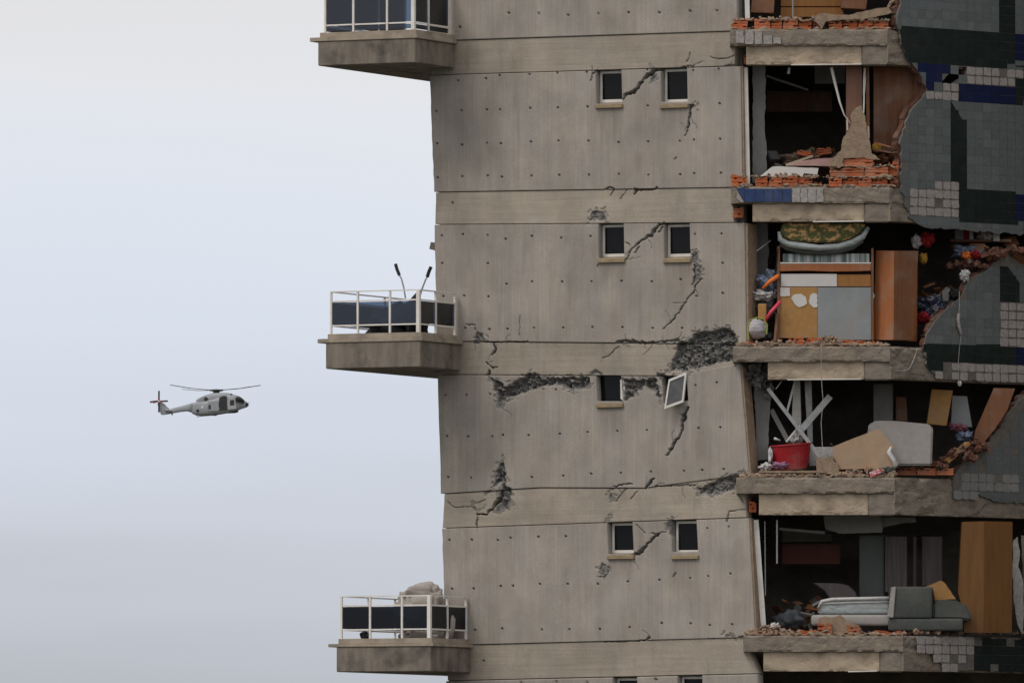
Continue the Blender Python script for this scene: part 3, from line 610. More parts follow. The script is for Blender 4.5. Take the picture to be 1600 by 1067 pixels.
# ------------------------------------------------------------------ corner balconies
def balcony(px_c, y_bot, y_fascia_top, y_lip_top, y_curb_top, rails, front, side, px_wall, px_left, gm, top_h, ytopoff=0):
    # C: where the right cheek meets the wall; B: outer corner; A: outer left corner
    C = W.pt(px_wall, y_bot)
    Lb = (px_wall - px_c) * M_PX / math.sin(TH); B = C - WI * Lb
    a_left = -(px_c - px_left) * M_PX / math.cos(TH)
    zz = lambda y: P(px_c, y, float(B[1]))[2]
    z0, z1, z2, z3 = zz(y_bot), zz(y_fascia_top), zz(y_lip_top), zz(y_curb_top)
    wl = (W.pt(676, 500) - C) @ WT                        # left edge of the wall
    D = 5.5
    pl = lambda al, bb, z: np.array([B[0], B[1], 0]) + WT * al + WI * bb + np.array([0, 0, z])
    def Lshape(e, eb, z, h, inn=0.0):
        pts = [pl(a_left - e, -eb, z), pl(e, -eb, z), pl(e, Lb - 0.01, z), pl(wl - 0.02, Lb - 0.01, z), pl(wl - 0.02, D, z), pl(a_left - e, D, z)]
        return MB().prism(pts, (0, 0, h))
    root = Lshape(0, 0, z0, z1 - z0).build('balcony', M['fascia'], tower, bevel=0.012)
    m = MB()
    m.prism([pl(a_left - 0.17, -0.02, z1), pl(0.05, -0.02, z1), pl(0.05, Lb - .01, z1), pl(wl - .02, Lb - .01, z1), pl(wl - .02, D, z1), pl(a_left - 0.17, D, z1)], (0, 0, z2 - z1))
    m.build('lip', M['lip'], root, bevel=0.008)
    m = MB(); cw = 0.14; fl = a_left + 0.02
    m.prism([pl(fl, 0.04, z2), pl(0, 0.04, z2), pl(0, Lb - .01, z2), pl(-cw, Lb - .01, z2), pl(-cw, 0.04 + cw, z2), pl(fl + cw, 0.04 + cw, z2), pl(fl + cw, D, z2), pl(fl, D, z2)], (0, 0, z3 - z2))
    m.build('curb', M['lip'], root, bevel=0.006)
    zr = [zz(y) for y in rails]; ztop_ = zr[0]
    b0 = 0.09; fa = [(x - px_c - b0 * math.sin(TH) / M_PX) * M_PX / math.cos(TH) for x in front]
    sb = [(x - px_c - fa[-1] * math.cos(TH) / M_PX) * M_PX / math.sin(TH) for x in side]
    lb = [b0 + 1.15, b0 + 2.3, b0 + 3.45]
    posts = [(x, b0, 0.038) for x in fa[:-1]] + [(fa[-1], b0, 0.07)] + [(fa[-1], min(x, Lb - 0.05), 0.04) for x in sb] + [(fa[0], x, 0.035) for x in lb]
    for al, bb, w in posts:
        MB().box(pl(al - w / 2, bb - w / 2, z3), WT * w, WI * w, (0, 0, ztop_ - z3 + 0.01)).build('post', M['rail'], root)
    runs = []
    for i in range(len(fa) - 1): runs.append((fa[i], b0, fa[i + 1], b0))
    pv = b0
    for x in sb:
        x = min(x, Lb - 0.05); runs.append((fa[-1], pv, fa[-1], x)); pv = x
    pv = b0
    for x in lb: runs.append((fa[0], pv, fa[0], x)); pv = x
    for n, (x0, y0, x1, y1) in enumerate(runs):
        dv = np.array([x1 - x0, y1 - y0]); dn = dv / np.linalg.norm(dv); s0 = np.array([x0, y0]) + dn * 0.03; s1 = np.array([x1, y1]) - dn * 0.03
        for r, z in enumerate(zr):
            if r == 0:
                MB().bar(pl(x0, y0, z + 0.015), pl(x1, y1, z + 0.015), 0.05, 0.022).build('rail', M['rail'], root)
            else:
                MB().bar(pl(*s0, z), pl(*s1, z), 0.03, 0.028).build('rail', M['rail'], root)
        zlo, zhi = (zr[2] + 0.022, zr[1] - 0.022) if len(zr) > 2 else (zr[1] + 0.022, zr[0] - 0.02)
        MB().bar(pl(*s0, (zlo + zhi) / 2), pl(*s1, (zlo + zhi) / 2), 0.008, zhi - zlo).build('glass_panel', gm, root)
        if len(zr) == 2 and n < 99:
            MB().bar(pl(*s0, (z3 + zr[1]) / 2), pl(*s1, (z3 + zr[1]) / 2), 0.008, zr[1] - z3 - 0.05).build('glass_panel', gm, root)
    return root, pl, z2, Lb
bal1 = balcony(649, 98, 60, 53.7, 46, [-31, 34.6], [506, 551, 604.5, 646], [669, 701], 711, 494.5, M['glass'], 0)
bal2 = balcony(657, 573, 532.5, 526, 518.5, [453.5, 467.5, 505.5], [515.6, 558, 609, 654], [680.5, 710.5], 720, 507, M['glass'], 0)
bal3 = balcony(674, 1048, 1009, 1004, 996, [931, 944.5, 982], [532, 577.5, 628, 671], [698.6, 728], 736, 524, M['glass2'], 0)
# ------------------------------------------------------------------ floor slabs, edge beams
SLABS = [  # y top, y bottom, left, right, y beam bottom, beam left, plaster end, beam right
 (-196, -170, 1136, 1384, -140, 1160, 1340, 1380),
 (46, 71.5, 1141, 1387, 101, 1166, 1346, 1385),
 (292, 317.5, 1143, 1390, 346, 1176, 1350, 1388),
 (541, 565, 1146, 1391, 592.5, 1200, 1350, 1390),
 (745.5, 770.5, 1151, 1398, 804, 1186, 1356, 1397),
 (992.5, 1017.5, 1162, 1411, 1048, 1193, 1374, 1409),
 (1240, 1265, 1170, 1420, 1296, 1200, 1385, 1416)]
TL = np.array([math.cos(TT), math.sin(TT), 0.0]); TIN = -T.n
slab_objs = []; beam_z = []
def rough_face(name, m, parent, plane, x0, x1, yt, yb, off, seed, sp=1.4, amp=.035, edge=1.3, depth=.06, zt=None, zb=None):
    # a broken concrete face: chipped edges and pitted surface, as real relief
    nc, nr = max(6, int((x1 - x0) / sp)), max(5, int((yb - yt) / sp)); U, V = np.meshgrid(np.linspace(x0, x1, nc), np.linspace(0, 1, nr))
    te = edge * 2 * np.clip(fbm(U * .11 + seed * 7.7, U * 0 + seed) - .45, -.3, 1); be = edge * 2 * np.clip(fbm(U * .13 + seed * 3.1, U * 0 + seed + 50) - .45, -.3, 1)
    Yp = yt + te + (yb - be - yt - te) * V
    n1 = fbm(U * .07 + seed * 5, Yp * .09 + seed, 5); n2 = fbm(U * .35 + seed, Yp * .35 + 9, 3)
    ed = np.minimum(np.minimum((Yp - yt - te), (yb - be - Yp)) / 3.0, 1)
    d = amp * np.clip((n1 - .50) * 5, 0, 1) * (.5 + n2) + .008 * n2 + .03 * (1 - np.clip(ed, 0, 1)) * np.clip((n1 - .38) * 5, 0, 1)
    p = plane.pt(U, Yp, off) - plane.n * d[..., None]
    if zt is not None:
        zz_ = zt + (zb - zt) * (Yp - yt) / (yb - yt); p[..., 2] = zz_ if zt is not None else p[..., 2]
    idx = np.arange(nr * nc).reshape(nr, nc); q = np.stack([idx[:-1, :-1], idx[1:, :-1], idx[1:, 1:], idx[:-1, 1:]], -1).reshape(-1, 4)
    rim = np.concatenate([idx[0, :], idx[1:, -1], idx[-1, -2::-1], idx[-2:0:-1, 0]]); base = p.reshape(-1, 3)[rim] - plane.n * depth
    mb = MB(); mb.v = [tuple(v) for v in p.reshape(-1, 3)] + [tuple(v) for v in base]; nb = nr * nc; k = len(rim)
    mb.f = [tuple(f) for f in q.tolist()] + [(int(rim[i]), int(rim[(i + 1) % k]), nb + (i + 1) % k, nb + i) for i in range(k)]
    return mb.build(name, m, parent)
for i, (yt, yb, xl, xr, ybb, bl, bc, br) in enumerate(SLABS):
    zt, zb, zbb = (float(P(1270, y, SY)[2]) for y in (yt, yb, ybb)); beam_z.append((zt, zb, zbb))
    fl, frt = P(xl, yt, SY), P(xr, yt, SY)
    rnd = random.Random(i + 3); front = []
    n = 26
    for k in range(n + 1):                                   # chipped nose
        q = fl + (frt - fl) * k / n; front.append((q[0], q[1] + 0.07))
    far = frt + TL * 5.0
    plan = front + [(far[0], far[1]), (far[0], SL1[1] - 0.05), (SL1[0] + 0.4, SL1[1] - 0.05), (SL0[0] + WI[0] * 0.5 + 0.3, SL0[1] + WI[1] * 0.5), (WR[0] - 0.05, WR[1] + 0.35), (fl[0], fl[1] + 0.55)]
    m = MB().prism([(x, y, zb) for x, y in plan], (0, 0, zt - zb)); s = m.build('floor_slab', M['slab'], tower); slab_objs.append(s)
    rough_face('slab_nose', M['slab'], s, YP(SY), xl, xr, yt, yb, 0.0, i + 1, depth=.09, amp=.009, edge=.7)
    tu = lambda u: 800 + (T.at(u, 0)[0]) / (217 + T.at(u, 0)[1]) * FPX
    ft = float(T.u(np.array([frt[0], frt[1], 0])))
    rough_face('slab_flank', M['slab'], s, T, xr + 1, tu(ft + 4.6), yt, ybb, float((frt - T.p0) @ T.n) + 0.004, i + 31, sp=2.0, amp=.03, edge=.8, depth=.05, zt=zt - .003, zb=zbb + .003)
    # cream plastered beam set back under the nose, its bare end, and the beam along the flank
    r = 0.10
    a, b, e = P(bl, yb, SY + r), P(bc, yb, SY + r), P(br - 1.5, yb, SY + r * 0.5)
    bh = zb - zbb - 0.003
    MB().box((a[0], SY + r, zbb), (b[0] - a[0], 0, 0), (0, 0.28, 0), (0, 0, bh)).build('edge_beam', M['beam'], tower, bevel=0.01)
    rough_face('plaster_face', M['beam'], tower, YP(SY + r - .022), bl, bc, yb - .5, ybb, 0, i + 60, sp=2.0, amp=.010, edge=.9, depth=.02)
    MB().box((b[0] + 0.004, SY + r * 0.45, zbb - 0.012), (frt[0] - b[0] - 0.006, 0, 0), (0, 0.3, 0), (0, 0, bh + 0.01)).build('beam_end', M['slab'], tower, bevel=0.02)
    st = frt + TL * 0.06 + TIN * 0.052
    MB().box((st[0], st[1], zbb), TL * 4.8, TIN * 0.26, (0, 0, zt - zbb - 0.004)).build('side_beam', M['slab'], tower, bevel=0.01)
    # steel track along the beam's lower edge
    if i in (1, 2, 3, 5):
        x0 = {1: 1236, 2: 1270, 3: 1230, 5: 1325}[i]; x1 = {1: 1346, 2: 1350, 3: 1345, 5: 1370}[i]
        p, q = P(x0, ybb + 0.6, SY + 0.06), P(x1, ybb - 0.4, SY + 0.06)
        MB().bar(p, q, 0.05, 0.022).build('ceiling_track', M['white'], tower)
# solid base below the picture and plain flank under the lowest slab
zb = beam_z[-1][2]
MB().box((WR[0], SY + 0.2, 0), (3.0, 0, 0), (0, 0.3, 0), (0, 0, zb)).build('base_wall', M['slab'], tower)
q = P(1416, 1300, SY + 0.3); MB().box((q[0], q[1], 0), TL * 4.8, TIN * 0.25, (0, 0, zb)).build('base_wall', M['slab'], tower)

q = T.at(4.7, 0); r_ = q + T.n * 10.0
wall_v((q[0], q[1], 0), (r_[0], r_[1], 0), TL * 0.25, 0, ztop, M['fascia'], 'added_shade_wall')  # unseen wall, added so the tiled flank falls into shade

# return piers at the end of the front wall (seen in the open rooms)
def pier(x, yt, yb, d, m, width=0.06, name='wall_return', xb=None, o=0.0):
    xb = xb or x
    a, b = W.pt(x, yt, -0.02), W.pt(xb, yb, -0.02)
    return MB().prism([a + WI * o, b + WI * o, b + WI * d, a + WI * d], WT * width).build(name, m, tower)
pier(1157, 104, 290, 0.25, M['mortar'], 0.05, xb=1160)
pier(1164.5, 349, 536, 0.42, M['mortar'], 0.05, xb=1166)
pier(1156, 572, 740, 0.34, M['mortar'], 0.05, xb=1170)
pier(1170, 812, 990, 0.25, M['mortar'], 0.05, xb=1179)
def slab_poly(pts, Y, th, m, name, seed=1, amp=1.2, step=7, parent=None):
    return MB().prism([P(x, y, Y) for x, y in jag(pts, amp, step, seed)], (0, th, 0)).build(name, m, parent or tower)
slab_poly([(1176, 104), (1196, 104), (1196, 160), (1195, 200), (1198, 240), (1197, 270), (1186, 286), (1176, 286)], 0.55, 0.12, M['plaster'], 'plaster_strip', 1)
slab_poly([(1182, 349), (1199, 349), (1201, 400), (1198, 440), (1190, 500), (1182, 500)], 0.75, 0.12, M['plaster'], 'plaster_strip', 2)
slab_poly([(1178, 606), (1202, 606), (1203, 640), (1201, 665), (1200, 700), (1203, 718), (1182, 720), (1180, 650)], 0.5, 0.12, M['plaster'], 'plaster_strip', 3)
# white window jamb posts left standing at the wall end
for (x0, y0, x1, y1, w, Yd) in ((1164.5, 106, 1168.5, 288, 0.085, 0.12), (1181, 812, 1193, 980, 0.10, 0.1), (1167, -10, 1168, 30, 0.09, 0.1)):
    MB().bar(P(x0, y0, Yd), P(x1, y1, Yd), w, 0.06, up=(0, 1, 0)).build('jamb_post', M['white'], tower)
    MB().bar(P(x0 - 6.5, y0, Yd + 0.05), P(x1 - 6.5, y1, Yd + 0.05), 0.035, 0.04, up=(0, 1, 0)).build('jamb_seal', M['tile_green'], tower)

# ------------------------------------------------------------------ hollow clay bricks on the slab edges
def brick_mesh(seed):
    rn = random.Random(seed); ns = 7; vv = []; ff = []
    z = [0, .24, .28, .38, .42, .60, .64, .74, .78, 1.0]; np_ = len(z) + 2
    tops = [1.0 + rn.uniform(-.10, .06) for _ in range(ns + 1)]
    if rn.random() < .6:
        a = rn.randrange(ns); tops[a] -= rn.uniform(.15, .4); tops[a + 1] -= rn.uniform(.1, .3)
    brk = [rn.random() < .14 for _ in range(ns + 1)]; bh = [rn.random() < .16 for _ in range(ns + 1)]
    for i in range(ns + 1):
        x = -0.5 + i / ns
        for j, zz in enumerate(z):
            y = 0.0
            if j in (2, 3): y = .55 if brk[i] else .05
            if j in (6, 7): y = .55 if bh[i] else .05
            vv.append((x + (rn.uniform(-.03, .03) if i in (0, ns) else 0), y + rn.uniform(0, .05), min(zz, tops[i]) if j < 9 else tops[i]))
        vv += [(x, 1, tops[i]), (x, 1, 0)]
    for i in range(ns):
        for j in range(np_): ff.append((i * np_ + j, i * np_ + (j + 1) % np_, (i + 1) * np_ + (j + 1) % np_, (i + 1) * np_ + j))
    ff += [tuple(range(np_ - 1, -1, -1)), tuple(range(ns * np_, (ns + 1) * np_))]
    me = bpy.data.meshes.new('brick'); me.from_pydata(vv, [], ff)
    b = bmesh.new(); b.from_mesh(me); bmesh.ops.recalc_face_normals(b, faces=b.faces); b.to_mesh(me); b.free()
    me.materials.append(M['brick']); return me
BRM = [brick_mesh(q) for q in range(7)]; BR = []; brn = random.Random(8)
def brick(parent, x0, y1, x1, y0, Y, depth=0.12, rz=0.0, rx=0.0):
    a, b = P(x0, y1, Y), P(x1, y0, Y)
    o = bpy.data.objects.new('brick', brn.choice(BRM)); link(o, parent, ((a[0] + b[0]) / 2, Y, a[2]))
    o.scale = (b[0] - a[0] - 0.012, depth, b[2] - a[2] - 0.008); o.rotation_euler = (0, rx, rz); BR.append(o)
    return o
rb = random.Random(5)
def brick_row(parent, xs, yb, yt, Y, jit=1.5):
    for i in range(len(xs) - 1):
        brick(parent, xs[i] + rb.uniform(0, .8), yb, xs[i + 1], yt + rb.uniform(-jit, jit), Y + rb.uniform(-0.02, 0.05), rz=rb.uniform(-.05, .05), rx=rb.uniform(-.03, .03))
s1, s2, s3, s4, s5 = slab_objs[1:6]
brick_row(s1, [1142, 1168], 46, 32, SY + .03); brick_row(s1, [1178, 1204, 1222, 1246, 1268], 46, 31, SY + .04)
brick_row(s1, [1270, 1282], 46, 32, SY + .08); brick_row(s1, [1294, 1316, 1340, 1364, 1388], 46, 32, SY + .05)
brick_row(s2, [1142, 1167], 292, 273, SY + .03); brick_row(s2, [1180, 1200, 1222, 1246, 1270], 292, 276, SY + .04)
brick_row(s2, [1271, 1284], 292, 284, SY + .08)
brick_row(s2, [1295, 1316, 1340, 1362, 1387], 292, 277, SY + .03); brick_row(s2, [1296, 1350, 1388], 276, 261, SY + .04)
brick_row(s2, [1316, 1364], 260, 242, SY + .05); brick_row(s2, [1389, 1403], 292, 276, SY + .12); brick_row(s2, [1388, 1404], 275, 250, SY + .13)
brick_row(s3, [1160, 1196], 541, 533, SY + .06, 1); brick_row(s3, [1232, 1256, 1283], 541, 526, SY + .05); brick_row(s3, [1310, 1340, 1368], 541, 531, SY + .06)
brick_row(s4, [1190, 1222, 1262], 745, 739, SY + .06, .8); brick_row(s4, [1315, 1340], 745, 738, SY + .06, 1); brick_row(s4, [1402, 1432, 1462, 1490], 742, 729, 0.35, 1.5); brick_row(s4, [1404, 1440, 1470], 728, 719, .4, 1.5)
brick_row(s5, [1192, 1225], 992, 986, SY + .06, 1); brick_row(s5, [1250, 1280], 992, 985, SY + .06, 1); brick_row(s5, [1277, 1300], 990, 972, SY + .04); brick_row(s5, [1325, 1344], 991, 977, SY + .06)
brick_row(s5, [1366, 1410], 992, 985, SY + .06, 1)
brick(slab_objs[1], 1162, 100, 1172, 84, -0.05); brick(slab_objs[2], 1145, 340, 1162, 324, -0.03); brick(slab_objs[4], 1170, 800, 1182, 782, -0.02)
brick(slab_objs[3], 1352, 592, 1370, 570, SY + .05); brick(slab_objs[4], 1360, 803, 1372, 775, SY + .05)
for s_, segs in ((s1, [(1142, 1392, 46, 43.5), (1200, 1280, 32, 29), (1295, 1390, 33, 30)]), (s2, [(1142, 1400, 292, 289.5), (1180, 1275, 277, 274.5), (1296, 1398, 277.5, 274.5), (1296, 1398, 261.5, 259)]), (s3, [(1150, 1390, 541, 536)]), (s4, [(1155, 1397, 746, 740)]), (s5, [(1165, 1410, 993, 988)])):
    for x0, x1, yb_, yt_ in segs:
        rough_face('mortar_bed', M['mortar'], s_, YP(SY + .025), x0, x1, yt_, yb_, 0, int(x0 + yb_), sp=1.6, amp=.02, edge=5.0, depth=.22)
# broken mortar-faced pillar on the second slab
slab_poly([(1329, 180), (1338, 168), (1346, 166), (1352, 184), (1354, 204), (1359, 222), (1362, 240), (1368, 243), (1376, 250), (1364, 250), (1352, 247), (1318, 247), (1316, 254), (1318, 259), (1306, 262), (1298, 264), (1296, 258), (1302, 246), (1314, 236), (1318, 214), (1326, 204), (1331, 190)], SY + .07, 0.13, M['mortar'], 'mortar_pillar', 4, 1.0, 4)
# timber jambs of the opening beside it
MB().prism([P(1322, 103, .18), P(1347, 103, .18), P(1347, 235, .18), P(1322, 235, .18)], (0, .12, 0)).build('door_lining', mat('rosy_brown_wood', (0.25, 0.125, 0.085), (0.19, 0.09, 0.06), (16, 16, .8), 0.7, .1, 50), tower)
slab_poly([(1349.5, 106), (1352.5, 106), (1352.5, 130), (1351, 160), (1350, 185), (1348.5, 185), (1348.5, 140)], 0.12, 0.05, M['white'], 'door_trim', 5, .4, 6)
MB().prism([P(1353, 104, .2), P(1358, 104, .2), P(1359, 222, .2), P(1354, 222, .2)], (0, .1, 0)).build('door_trim', M['wood_dk'], tower)
MB().bar(P(1323.5, 184, .1), P(1324, 204, .1), .03, .03).build('door_trim', M['white'], tower)
MB().bar(P(1356.5, 198, .1), P(1357.5, 216, .1), .035, .03).build('door_trim', M['white'], tower)
# slab-face tiles and adhesive
def front_tiles(parent, xs, y0, y1, m, name, Y, mats=None):
    for i in range(len(xs) - 1):
        pts = jag(quad(xs[i] + .5, y0, xs[i + 1] - .5, y1), .0 if name == 'tile' else .9, 40 if name == 'tile' else 5, i)
        MB().prism([P(x, y, Y) for x, y in pts], (0, 0.018, 0)).build(name, m, parent)
front_tiles(s2, [1163, 1180, 1193.5, 1208, 1222.5, 1236.5], 295, 315.5, M['tile_bright'], 'tile', SY - .02)
MB().prism([P(x, y, SY - .02) for x, y in [(1151, 294), (1163, 294), (1163, 315.5)]], (0, .018, 0)).build('tile', M['tile_bright'], s2)
front_tiles(s2, [1237, 1250, 1262, 1275, 1287], 294, 316, M['pad'], 'mortar_pad', SY - .015)
MB().prism([P(x, y, SY - .015) for x, y in jag([(1151, 298), (1163, 315.8), (1157, 316), (1151, 310)], .5, 5, 3)], (0, .014, 0)).build('mortar_pad', M['pad'], s2)
for x0, x1, y0, y1 in ((1149.5, 1162, 48.5, 68), (1164.5, 1177, 47, 69), (1179.5, 1191, 50, 69), (1193, 1206.5, 56, 69), (1208, 1220, 59, 69)):
    MB().prism([P(x, y, SY - .015) for x, y in jag(quad(x0, y0, x1, y1), 1.0, 5, int(x0))], (0, .014, 0)).build('mortar_pad', M['pad'], s1)

# ------------------------------------------------------------------ tiled flank
EO = 0.0
def toT(poly): return [(float(T.u(p)), float(p[2])) for p in (T.pt(x, y, EO) for x, y in poly)]
FW = {  # outline of the surviving wall on each storey
 1: [(1402, -150), (1660, -150), (1660, 372), (1443, 356), (1420, 342), (1412, 318), (1406, 296), (1405, 216), (1413, 198), (1419, 176), (1434, 158), (1447, 139), (1444, 134), (1434, 114), (1419, 97), (1410, 77), (1403, 59), (1399, 34), (1401, 18), (1405, 0), (1412, -60)],
 2: [(1660, 392), (1600, 396), (1582, 397), (1571, 394), (1562, 401), (1541, 419), (1518, 433), (1509, 442), (1497, 466), (1477, 483), (1459, 501), (1450, 516), (1444, 533), (1443, 554), (1447, 574), (1456, 583), (1474, 593), (1660, 604)],
 3: [(1660, 560), (1600, 616), (1588, 628), (1571, 651), (1553, 675), (1538, 695), (1524, 713), (1503, 725), (1494, 736), (1486, 752), (1490, 775), (1520, 772), (1560, 785), (1660, 790)],
 5: [(1432, 994), (1660, 1000), (1660, 1052), (1600, 1050), (1525, 1046), (1471, 1045), (1462, 1025), (1438, 1015)]}
HOLE1 = [(1464, 133), (1478, 118), (1495, 105), (1509, 106), (1505, 120), (1490, 128), (1467, 137)]
COLR = {  # coloured fields; 'pad' = tile gone, adhesive left; 'bare' = nothing
 1: [('tile_green', [(1557, -80), (1583, -80), (1583, 53), (1557, 52)]), ('tile_green', [(1403, 46), (1580, 54), (1583, 100), (1520, 104), (1495, 101), (1420, 101), (1405, 77)]), ('tile_blue', [(1583, 54), (1660, 57), (1660, 104), (1583, 102)]),
     ('pad', [(1506, 90), (1569, 91), (1572, 105), (1597, 106), (1597, 130), (1508, 128), (1500, 110)]), ('tile_green', [(1572, 103), (1660, 104), (1660, 130), (1598, 130), (1597, 106)]),
     ('tile_blue', [(1420, 101), (1495, 101), (1460, 134), (1450, 138), (1434, 114)]), ('pad', [(1440, 139), (1468, 137), (1492, 128), (1498, 130), (1495, 158), (1436, 158)]),
     ('tile_blue', [(1498, 128), (1585, 130), (1585, 158), (1495, 158)]), ('tile_green', [(1585, 130), (1660, 132), (1660, 160), (1585, 158)]),
     ('tile_green', [(1482.5, 158), (1509, 201), (1509, 294), (1495, 294), (1482, 277)]), ('pad', [(1455, 278), (1494, 279), (1497, 295), (1500, 318), (1496, 347), (1428, 344), (1416, 312), (1412, 294), (1455, 294)]),
     ('tile_green', [(1497, 295), (1588, 300), (1588, 352), (1496, 347)]), ('tile_blue', [(1588, 298), (1660, 302), (1660, 370), (1588, 352)])],
 2: [('bare', [(1541, 419), (1562, 401), (1571, 394), (1660, 392), (1660, 404), (1578, 412), (1560, 416), (1545, 418)]), ('tile_green', [(1563, 416), (1571, 416), (1590, 442), (1590, 477), (1563, 477)]), ('pad', [(1563, 477), (1660, 477), (1660, 538), (1563, 538)]),
     ('pad', [(1494, 563), (1576, 563), (1577, 577), (1660, 578), (1660, 604), (1480, 594)]), ('pad', [(1447, 576), (1473, 577), (1478, 594), (1455, 590)]), ('tile_blue', [(1591, 538), (1660, 538), (1660, 578), (1591, 577)]), ('tile_green', [(1440, 538), (1591, 538), (1591, 594), (1440, 590)])],
 3: [('bare', [(1571, 651), (1590, 628), (1604, 640), (1560, 690), (1545, 715), (1520, 728), (1500, 736), (1524, 713), (1538, 695)]), ('pad', [(1480, 738), (1520, 738), (1540, 750), (1560, 735), (1590, 738), (1600, 760), (1575, 772), (1535, 760), (1520, 776), (1484, 776)])],
 5: [('pad', [(1430, 990), (1515, 994), (1526, 1048), (1430, 1048)]), ('tile_green', [(1515, 994), (1660, 1000), (1660, 1052), (1526, 1048)])]}
EOK = {}; TU, TZ = 0.218, 0.172; rtx = random.Random(19)
tiles = []
for k, outl in FW.items():
    EO = {1: .0, 2: .01, 3: float((P(1398, 533, SY) - T.p0) @ T.n), 5: float((P(1411, 533, SY) - T.p0) @ T.n)}[k]; EOK[k] = EO
    poly = jag(outl, 2.2, 5, k); uz = toT(poly)
    inner = MB()
    # render coat (tiles sit on it); the first storey's coat has a hole punched through
    if k == 1:
        cut = HOLE1; bridge_i = min(range(len(poly)), key=lambda i: math.hypot(poly[i][0] - 1405, poly[i][1] - 225))
        hole_uz = toT(jag(cut, .8, 5, 2))[::-1]
        bi = min(range(len(uz)), key=lambda i: math.hypot(uz[i][0] - hole_uz[0][0], uz[i][1] - hole_uz[0][1]))
        hj = min(range(len(hole_uz)), key=lambda i: math.hypot(uz[bi][0] - hole_uz[i][0], uz[bi][1] - hole_uz[i][1]))
        ring = hole_uz[hj:] + hole_uz[:hj + 1]
        def A2(p): return sum(p[i - 1][0] * p[i][1] - p[i][0] * p[i - 1][1] for i in range(len(p)))
        if A2(ring) * A2(uz) > 0: ring = ring[::-1]
        coat_uz = uz[:bi + 1] + ring + uz[bi:]
    else: coat_uz = uz
    wl_ = MB().prism([T.at(u, z, EO + 0.045) for u, z in coat_uz], TIN * 0.04).build('tiled_wall', M['grout'], tower)
    # brick leaf behind it, between the beams
    si = {1: (0, 1, 2), 2: (2, 3), 3: (3, 4), 5: ()}[k]
    for a_, b_ in zip(si[:-1], si[1:]):
        z_hi, z_lo = beam_z[a_][2] - 0.01, beam_z[b_][0] + 0.005
        lf = jag(outl, 3.0, 4, k + 20); lp = [(u - 0.0, z) for u, z in toT(lf)]
        if k == 1: lp = [(u - (0.05 if u < 1.2 else 0), z) for u, z in lp]
        lp = clip_rect(lp, -0.05, 4.6, z_lo, z_hi)
        pieces = [lp]
        if k == 1 and a_ == 1:                      # the leaf is knocked through behind the hole in the tiles
            hu = [u for u, z in toT(HOLE1)]; hz0 = min(z for u, z in toT(HOLE1)) + .04; ua_, ub_ = min(hu) + .10, max(hu) - .02
            pieces = [clip_rect(lp, -.05, ua_, z_lo, z_hi), clip_rect(lp, ub_, 4.6, z_lo, z_hi), clip_rect(lp, ua_ + .003, ub_ - .003, z_lo, hz0)]
        for lq in pieces:
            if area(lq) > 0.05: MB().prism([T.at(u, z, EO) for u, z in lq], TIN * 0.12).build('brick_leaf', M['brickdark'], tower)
    cz = [(n, toT(q)) for n, q in COLR[k]]; hz = toT(HOLE1)
    u0, u1 = min(u for u, z in uz), 3.75; z0, z1 = min(z for u, z in uz), max(z for u, z in uz)
    zoff = float(T.pt(1480, {1: 158, 2: 538, 3: 738, 5: 994}[k])[2]); uoff = float(T.u(T.pt(1482.5, 200)))
    i0, i1 = int((u0 - uoff) / TU) - 1, int((u1 - uoff) / TU) + 1; j0, j1 = int((z0 - zoff) / TZ) - 1, int((z1 - zoff) / TZ) + 1
    for i in range(i0, i1):
        for j in range(j0, j1):
            ua, za = uoff + i * TU, zoff + j * TZ; g_ = 0.002
            cell = [(ua + g_, za + g_), (ua + TU - g_, za + g_), (ua + TU - g_, za + TZ - g_), (ua + g_, za + TZ - g_)]; cen = (ua + TU / 2, za + TZ / 2)
            cl = clip_rect(uz, ua + g_, ua + TU - g_, za + g_, za + TZ - g_)
            fr_ = area(cl) / area(cell)
            if fr_ < 0.12: continue
            if fr_ < 0.97 and rtx.random() < 0.22: continue
            if rtx.random() < 0.006: continue
            if k == 1 and inside(cen, hz): continue
            kind = 'tile_grey'
            for n, q in cz:
                if inside(cen, q): kind = n; break
            tiles.append((k, kind, wl_, cl if fr_ < 0.97 else None, ua + g_, za + g_, cen, fr_))
            if kind == 'tile_grey':
                for n, q in cz:
                    if n == 'tile_green':
                        ov = clip_rect(q, ua + g_, ua + TU - g_, za + g_, za + TZ - g_)
                        if 0.1 < area(ov) / area(cell) < 0.6: tiles.append((k, 'overlay', wl_, ov, 0, 0, cen, 0.2))
proto = {}
def tile_obj(name, m, parent, ua, za, w, h, off, th, poly=None, tilt=0.0):
    if poly is None:
        key = (name, m.name)
        if key not in proto:
            mb = MB(); mb.v = []; fr_ = [np.array(v) for v in [(0, 0, 0), (w, 0, 0), (w, 0, h), (0, 0, h)]]
            me = bpy.data.meshes.new(name); b = bmesh.new()
            vs0 = [b.verts.new((x, y, z)) for y in (0.0, th) for x, z in ((0, 0), (w, 0), (w, h), (0, h))]
            for f in ((0, 1, 2, 3), (7, 6, 5, 4), (0, 4, 5, 1), (1, 5, 6, 2), (2, 6, 7, 3), (3, 7, 4, 0)): b.faces.new([vs0[q] for q in f])
            bmesh.ops.recalc_face_normals(b, faces=b.faces); b.to_mesh(me); b.free(); me.materials.append(m); proto[key] = me
        o = bpy.data.objects.new(name, proto[key]); link(o, parent, tuple(T.at(ua, za, EO + off))); o.rotation_euler = (tilt * .5, 0, TT + tilt); return o
    return MB().prism([T.at(u, z, EO + off) for u, z in poly], TIN * th).build(name, m, parent)
